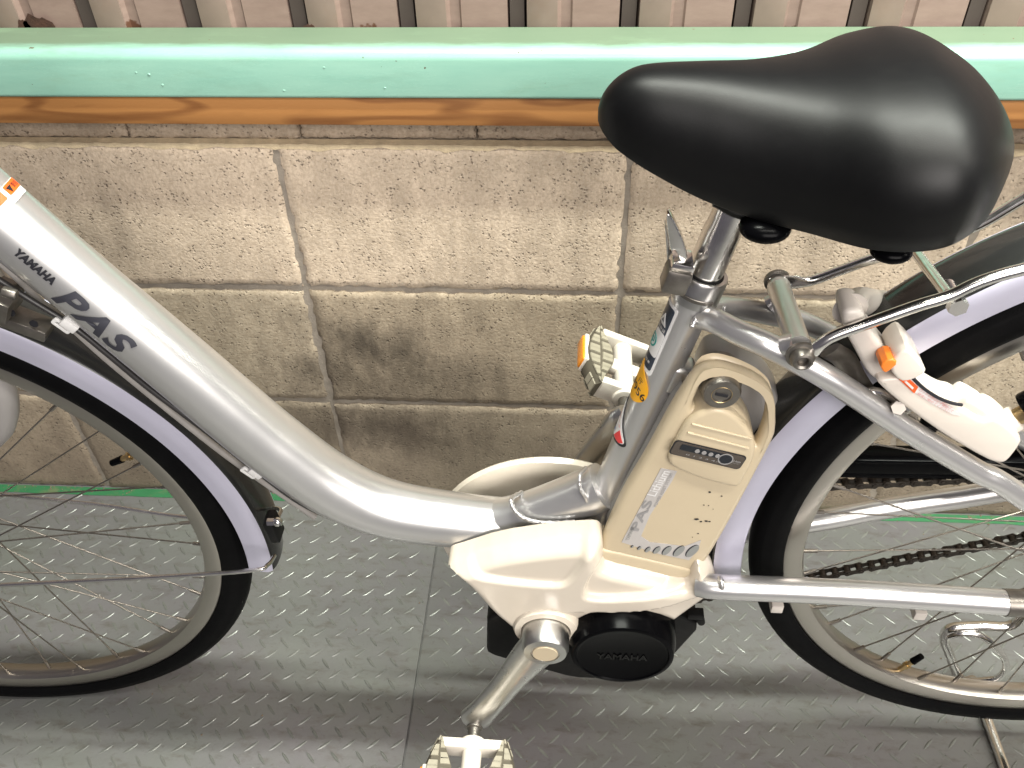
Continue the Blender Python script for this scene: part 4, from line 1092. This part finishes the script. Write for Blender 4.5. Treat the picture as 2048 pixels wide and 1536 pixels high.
def pedal(base, s, tilt):
    e = empty('pedal', base, bike, ry=tilt)
    W = WORLD[e.as_pointer()]
    I = Matrix.Identity(4)
    def put(nm, me, mat): return link(nm, me, mat, e, matrix=I)
    put('spindle', MB().lathe([(.0052, -.010), (.0085, -.008), (.0085, -.003), (.0066, -.002), (.0066, .012), (.0058, .012)], (0, 0, 0), (0, s, 0), 24).mesh('spindle'), 'dull_steel')
    fr = MB()
    y = lambda t: s * t
    fr.cyl((0, y(.009), 0), (0, y(.014), 0), .0125, .0135, 24)
    fr.cyl((0, y(.013), 0), (0, y(.098), 0), .0100, .0100, 24)
    for (yy, w) in ((.0175, .066), (.0945, .056)):
        fr.box((0, y(yy), 0), (w, .0105, .023))
    fr.box((0, y(.056), 0), (.050, .018, .010))
    for sx in (-1, 1):
        fr.box((sx * .034, y(.056), 0), (.006, .080, .016))
    f = put('pedal_frame', fr.mesh('pedal_frame', bevel=.0018), 'pedal_white')
    st = MB()
    for (yy, k) in ((.0175, 7), (.0945, 6)):
        for i in range(k):
            for sz in (-1, 1): st.ball(((i - (k - 1) / 2) * .0088, y(yy), sz * .0117), .0021, 6, (.8, 1.2, .5))
    tag(link('studs', st.mesh('studs'), 'pedal_white', f, matrix=I), None, kind='stuff')
    # rubber pads, each with its own cut blocks, bulging outwards
    for sx in (-1, 1):
        n = 11; core = MB(); vs = []; 
        for i in range(n + 1):
            t = i / n; bul = math.sin(math.pi * t)
            yy = y(.011 + .090 * t); x_in = sx * (.031 - .014 * bul ** 1.5); x_out = sx * (.0355 + .0125 * bul ** 1.1)
            h = .0120 - .0012 * (1 - bul)
            vs += [(x_in, yy, h), (x_out - sx * .004, yy, h), (x_out, yy, h * .55), (x_out, yy, -h * .55), (x_out - sx * .004, yy, -h), (x_in, yy, -h)]
        fs = []
        for i in range(n):
            for k in range(6): fs.append((i * 6 + k, i * 6 + (k + 1) % 6, (i + 1) * 6 + (k + 1) % 6, (i + 1) * 6 + k))
        fs += [tuple(range(6)), tuple(n * 6 + k for k in range(6))]
        pad = put('rubber_pad', core.add(vs, fs).mesh('rubber_pad', sharp=50), 'groove_dark')
        for i in range(n):
            t0, t1 = (i + .07) / n, (i + .93) / n
            for (fa, fb_) in ((.02, .46), (.54, .97)):
                for sz in (-1, 1):
                    q = []
                    for (t, f_) in ((t0, fa), (t1, fa), (t1, fb_), (t0, fb_)):
                        skew = .18 / n * (1 if (f_ > .5) else -1) * (1 if i % 2 else -1)
                        tt = min(max(t + skew, .01), .99); bul = math.sin(math.pi * tt)
                        xi = .031 - .014 * bul ** 1.5; xo = .0355 + .0125 * bul ** 1.1 - .002
                        q.append((sx * (xi + (xo - xi) * f_), y(.011 + .090 * tt)))
                    zz = sz * .0117; z2 = sz * .0129
                    cx = sum(p[0] for p in q) / 4; cy = sum(p[1] for p in q) / 4
                    mb = MB().add([(a, b_, zz) for a, b_ in q] + [(cx + (a - cx) * .88, cy + (b_ - cy) * .88, z2) for a, b_ in q], [(0, 1, 5, 4), (1, 2, 6, 5), (2, 3, 7, 6), (3, 0, 4, 7), (4, 5, 6, 7)])
                    link('tread_block', mb.mesh('tread_block'), 'pedal_rubber', pad, matrix=I)
        for i in range(n):
            t0, t1 = (i + .08) / n, (i + .92) / n; q = []
            for t in (t0, t1):
                xo = .0355 + .0125 * math.sin(math.pi * t) ** 1.1
                q.append((sx * xo, y(.011 + .090 * t)))
            if abs((t0 + t1) / 2 - .5) < .28: continue
            mb = MB().add([(q[0][0], q[0][1], -.0062), (q[1][0], q[1][1], -.0062), (q[1][0], q[1][1], .0062), (q[0][0], q[0][1], .0062)] + [(q[0][0] + sx * .0012, q[0][1], -.0055), (q[1][0] + sx * .0012, q[1][1], -.0055), (q[1][0] + sx * .0012, q[1][1], .0055), (q[0][0] + sx * .0012, q[0][1], .0055)], [(0, 1, 5, 4), (1, 2, 6, 5), (2, 3, 7, 6), (3, 0, 4, 7), (4, 5, 6, 7)])
            link('tread_block', mb.mesh('tread_block'), 'pedal_rubber', pad, matrix=I)
        put('reflector', MB().box((sx * .0485, y(.062), 0), (.005, .038, .0145)).mesh('reflector', bevel=.0015), 'amber')
        put('reflector_frame', MB().box((sx * .0460, y(.062), 0), (.005, .042, .0185)).mesh('reflector_frame', bevel=.0015), 'pedal_white')
    return e
pl, s = crank('near', 'crank_arm')
pedal(pl, s, math.radians(2))
pr, s = crank('far', 'crank_arm')
pedal(pr, s, math.radians(24))
# far-side cream chain disc
MB().lathe([(.119, .056), (.121, .053), (.119, .0480), (.112, .0455), (.100, .0450), (.098, .0455), (.06, .0450), (0, .0450)], (BBX, 0, .308), (0, 1, 0), 72).build('chain_disc', 'cream_plastic', bike)
# chain case bar and chain
MB().box((.675, .058, .4345), (.38, .022, .021), Euler((0, math.radians(-1.2), 0)).to_matrix()).box((.675, .0505, .4230), (.38, .008, .008), Euler((0, math.radians(-1.2), 0)).to_matrix()).build('chain_case', 'black_plastic', bike, bevel=.003)
ch = empty('chain', (.60, .05, .35), bike)
chW = WORLD[ch.as_pointer()].inverted()
pit = .0127
def link_mesh(outer):
    mb = MB(); off = .0042 if outer else .0028
    h = pit / 2
    o2 = []
    for k in range(7): a = math.radians(-70 + 140 * k / 6); o2.append((h + .0042 * math.cos(a), .0042 * math.sin(a)))
    o2.append((0, .0026))
    for k in range(7): a = math.radians(110 + 140 * k / 6); o2.append((-h + .0042 * math.cos(a), .0042 * math.sin(a)))
    o2.append((0, -.0026))
    n = len(o2)
    for s in (-1, 1):
        yy = s * off
        mb.add([(a, yy - .0006, b_) for a, b_ in o2] + [(a, yy + .0006, b_) for a, b_ in o2], [(i, (i + 1) % n, n + (i + 1) % n, n + i) for i in range(n)] + [tuple(range(n)), tuple(range(n, 2 * n))])
    for sx in (-1, 1):
        if outer: mb.cyl((sx * h, -.0058, 0), (sx * h, .0058, 0), .0019, .0019, 8)
        else: mb.cyl((sx * h, -.0026, 0), (sx * h, .0026, 0), .0038, .0038, 10)
    return mb.mesh('chain_link', sharp=30)
lo_, li_ = link_mesh(True), link_mesh(False)
def run(p0, p1, n0):
    p0, p1 = Vector(p0), Vector(p1); d = p1 - p0; L = d.length; d.normalize(); k = int(L / pit)
    ry = -math.atan2(d.z, d.x); rz = 0.0
    for i in range(k):
        c = p0 + d * (pit * (i + .5))
        link('chain_link', lo_ if (i + n0) % 2 else li_, 'chain_steel', ch, matrix=chW @ Matrix.Translation(c) @ Matrix.Rotation(rz, 4, 'Z') @ Matrix.Rotation(ry, 4, 'Y'))
run((.36, .050, .3745), (.846, .050, .4355), 0)
run((.845, .050, .3475), (.47, .050, .1935), 1)
MB().lathe([(.010, .046), (.040, .0485), (.044, .050), (.040, .0515), (.010, .054)], (RW[0], 0, .392), (0, 1, 0), 36).build('sprocket', 'chain_steel', bike)
MB().lathe([(.005, .046), (.022, .0485), (.025, .050), (.022, .0515), (.005, .054)], (.462, 0, .215), (0, 1, 0), 28).build('chain_tensioner', 'black_satin', bike)

# ---------------- stand behind the rear wheel
MB().tube(spath([(.865, .078, .385), (.862, .078, .25), (0.8720, 0.0700, 0.1501), (0.8332, 0.0700, 0.1376), (0.8034, 0.0700, 0.1311), (0.8011, 0.0710, 0.1084), (0.8188, 0.0720, 0.0703), (0.8531, 0.0740, 0.0063), (.868, .072, .010), (.868, .04, .0085), (.870, -.10, .0085), (.872, -.125, .010), (.862, -.085, .25), (.850, -.078, .400)], 8), .0062, 18).build('stand', 'chrome', bike)
MB().tube(spath([(0.8004, 0.0660, 0.1198), (0.8134, 0.0640, 0.1306), (0.8347, 0.0620, 0.1289), (0.8633, 0.0600, 0.1033), (0.8836, 0.0600, 0.0680), (0.8850, 0.0610, 0.0399), (0.8735, 0.0640, 0.0261), (0.8605, 0.0680, 0.0165)], 7), .0042, 16).build('stand_loop', 'chrome', bike)

# ---------------- cables along the down tube
MB().tube(spath([(-0.1070, -0.0120, 0.6880), (-0.0843, -0.0120, 0.6636), (-0.0594, -0.0130, 0.6389), (-0.0391, -0.0130, 0.6078), (-0.0172, -0.0120, 0.5706), (0.0211, -0.0120, 0.5173), (0.0534, -0.0120, 0.4690), (0.0842, -0.0100, 0.4239), (0.1224, -0.0080, 0.3907)], 6), .0026, 12).build('brake_cable', 'cable_black', bike)
MB().tube(spath([(-0.1048, -0.0040, 0.7023), (-0.0932, -0.0020, 0.6754), (-0.0864, 0.0000, 0.6519), (-0.0740, 0.0000, 0.6343), (-0.0461, 0.0000, 0.5835), (0.0111, 0.0000, 0.4934), (0.0470, 0.0000, 0.4447), (0.0905, 0.0000, 0.3900)], 6), .0034, 12).build('wiring_cable', 'cable_grey', bike)
def clip(p, ang):
    p = Vector(p)
    R = Euler((0, ang, 0)).to_matrix()
    o = MB().box(p, (.013, .010, .009), R).build('cable_clip', 'paper_white', bike, bevel=.0012)
    q = p + R @ Vector((-.003, 0, -.0085))
    lp = rrect(.016, .0075, .002); inn = rrect(.0105, .0025, .001)
    me = curve_mesh('clip_loop', [lp, inn], .0008, .0004)
    me = remap(me, lambda c: q + R @ Vector((c.x, -c.z, c.y)), 'clip_loop'); me.materials.clear(); me.materials.append(MATS['paper_white'])
    link('clip_loop', me, None, o)
clip((-0.0573, -0.0160, 0.6444), math.radians(52)); clip((0.0554, -0.0160, 0.4749), math.radians(50))

# ---------------- lettering and stickers
A = Vector((-.046, 0, .672)); T = Vector((.546, 0, -.838)).normalized()
V = Vector((.3361, -.5429, 1.0753)) - (A + T * .05); V -= T * V.dot(T); N = V.normalized()
rD = lambda u: float(np.interp(u, [-.15, 0, .038, .102, .157], [.0262, .0266, .0273, .0284, .0293]))
def on_tube(u, ang, rot=0.0): return wrap_fn(A, T, N, rD, u, math.radians(ang), 1, -1, .0006, rot)
letters('brand_lettering', 'YAMAHA', .034, .0068, on_tube(-.034, 27), 'ink_black', dt, .06, 0.1, 1.05, sub=1)
letters('model_lettering', 'PAS', .068, .0205, on_tube(.024, 37), 'ink_grey', dt, .03, .25, 1.1, sub=2)
decal('warning_sticker', [rrect(.013, .040, .001)], on_tube(-.080, -28), 'paper_white', dt, sub=3)
decal('warning_sticker', [rrect(.0075, .0165, .0008, -.0025, .0115)], lambda c: on_tube(-.080, -28)(c + Vector((0, 0, .0004))), 'ink_orange', dt, sub=2)
decal('warning_sticker', [rrect(.0075, .0165, .0008, -.0025, -.0085)], lambda c: on_tube(-.080, -28)(c + Vector((0, 0, .0004))), 'ink_orange', dt, sub=2)
decal('warning_symbol', [[(0, .0035), (.0048, .0035 + .0026), (.0048, .0035 - .0026)]], lambda c: on_tube(-.080, -28)(Vector((-c.x + .0005, c.y + .0035, c.z + .0008))), 'ink_black', dt)
for i, (sx_, ln) in enumerate((('取扱説明書をよく読んで', .0018), ('から使用してください', .0046))):
    fn = on_tube(-.080, -28)
    letters('sticker_print', sx_, .036, .0022, (lambda fn, ln: (lambda c: fn(Vector((ln + .0008 - c.y, c.x, c.z + .0004)))))(fn, ln), 'print_grey', dt)
fn = on_tube(-.080, -28)
letters('sticker_print', '警告', .008, .0040, lambda c: fn(Vector((-.0025 - c.y, c.x + .0145, c.z + .0008))), 'ink_black', dt)

A2 = Vector((.3725, 0, .4225)); T2 = (ST1 - ST0).normalized()
V = Vector((.3361, -.5429, 1.0753)) - (A2 + T2 * .12); V -= T2 * V.dot(T2); N2 = V.normalized()
rS = lambda u: .0158
def on_seat(u, ang): return wrap_fn(A2, T2, N2, rS, u, math.radians(ang), -1, 1, .0004, 0.0)
# local frame: x runs down the tube, y runs round towards the rear
def seat_decal(name, loops, u, ang, mat, lift=0.0, sub=2):
    f = on_seat(u, ang)
    return decal(name, loops, lambda c: f(Vector((c.x, c.y, c.z + lift))), mat, st, sub=sub)
seat_decal('navy_sticker', [rrect(.068, .0225, .002)], .212, -62, 'paper_white')
seat_decal('navy_sticker', [rrect(.062, .0200, .002, -.001, -.0008)], .212, -62, 'ink_navy', .0003)
seat_decal('navy_sticker', [rrect(.024, .0120, .002, .004, .0032)], .212, -62, 'paper_white', .0006)
seat_decal('navy_sticker', [oval(.004, -.0015, .0062, .0058), oval(.004, -.0015, .0048, .0044)], .212, -62, 'ink_teal', .0009, 1)
seat_decal('navy_sticker', [oval(.004, -.0015, .0026, .0024), oval(.004, -.0015, .0015, .0013)], .212, -62, 'ink_teal', .0009, 1)
seat_decal('navy_sticker', [[(-.024, .001), (-.014, .0065), (-.014, -.0045)], [(-.0205, .001), (-.0160, .0035), (-.0160, -.0015)]], .212, -62, 'paper_white', .0006, 1)
f2 = on_seat(.212, -62)
letters('sticker_print', '防犯登録', .014, .0034, lambda c: f2(Vector((-.0105 - c.y * 1, c.x + .001, c.z + .0006))), 'paper_white', st)
letters('sticker_print', '自転車', .010, .0026, lambda c: f2(Vector((.0235 - c.y, c.x + .001, c.z + .0006))), 'paper_white', st)
yl = chaikin([(-.024, -.008), (-.016, -.001), (-.008, .008), (.002, .0125), (.012, .011), (.018, .003), (.018, -.006), (.012, -.012), (.002, -.0135), (-.008, -.012)], 2)
seat_decal('registration_sticker', [yl], .163, -50, 'ink_yellow', .0005)
f3 = on_seat(.163, -50)
letters('sticker_print', '庁', .0055, .0060, lambda c: f3(Vector((-.0045 - c.y, c.x + .0015, c.z + .0009))), 'ink_black', st)
letters('sticker_print', '9956', .0200, .0075, lambda c: f3(Vector((.0050 - c.y + c.x * .30, c.x + .0010, c.z + .0009))), 'ink_black', st, .01)
tri = chaikin([(-.028, -.012), (-.018, -.004), (-.004, .0035), (.010, .0135), (.014, .0135), (.0165, .008), (.0165, -.012), (.012, -.0165), (-.010, -.0165), (-.026, -.016)], 2)
seat_decal('triangle_sticker', [tri], .110, -56, 'ink_black', .0002)
seat_decal('triangle_sticker', [[(x * .88 - .0006, y * .88 - .0006) for x, y in tri]], .110, -56, 'paper_white', .0005)
seat_decal('triangle_sticker', [[(.0015, .0032), (.0105, .0105), (.0135, .0070), (.0130, -.0020)]], .110, -56, 'ink_red', .0008, 1)
f4 = on_seat(.110, -56)
letters('sticker_print', 'TSマーク', .017, .0040, lambda c: f4(Vector((-.006 + c.x * .8 - c.y * .6, c.x * .6 + c.y * .8 - .004, c.z + .0009))), 'ink_faded_red', st, .02)
letters('sticker_print', 'GSA', .010, .0052, lambda c: f4(Vector((.0085 - c.y, c.x - .0085, c.z + .0009))), 'ink_blue', st, .01)
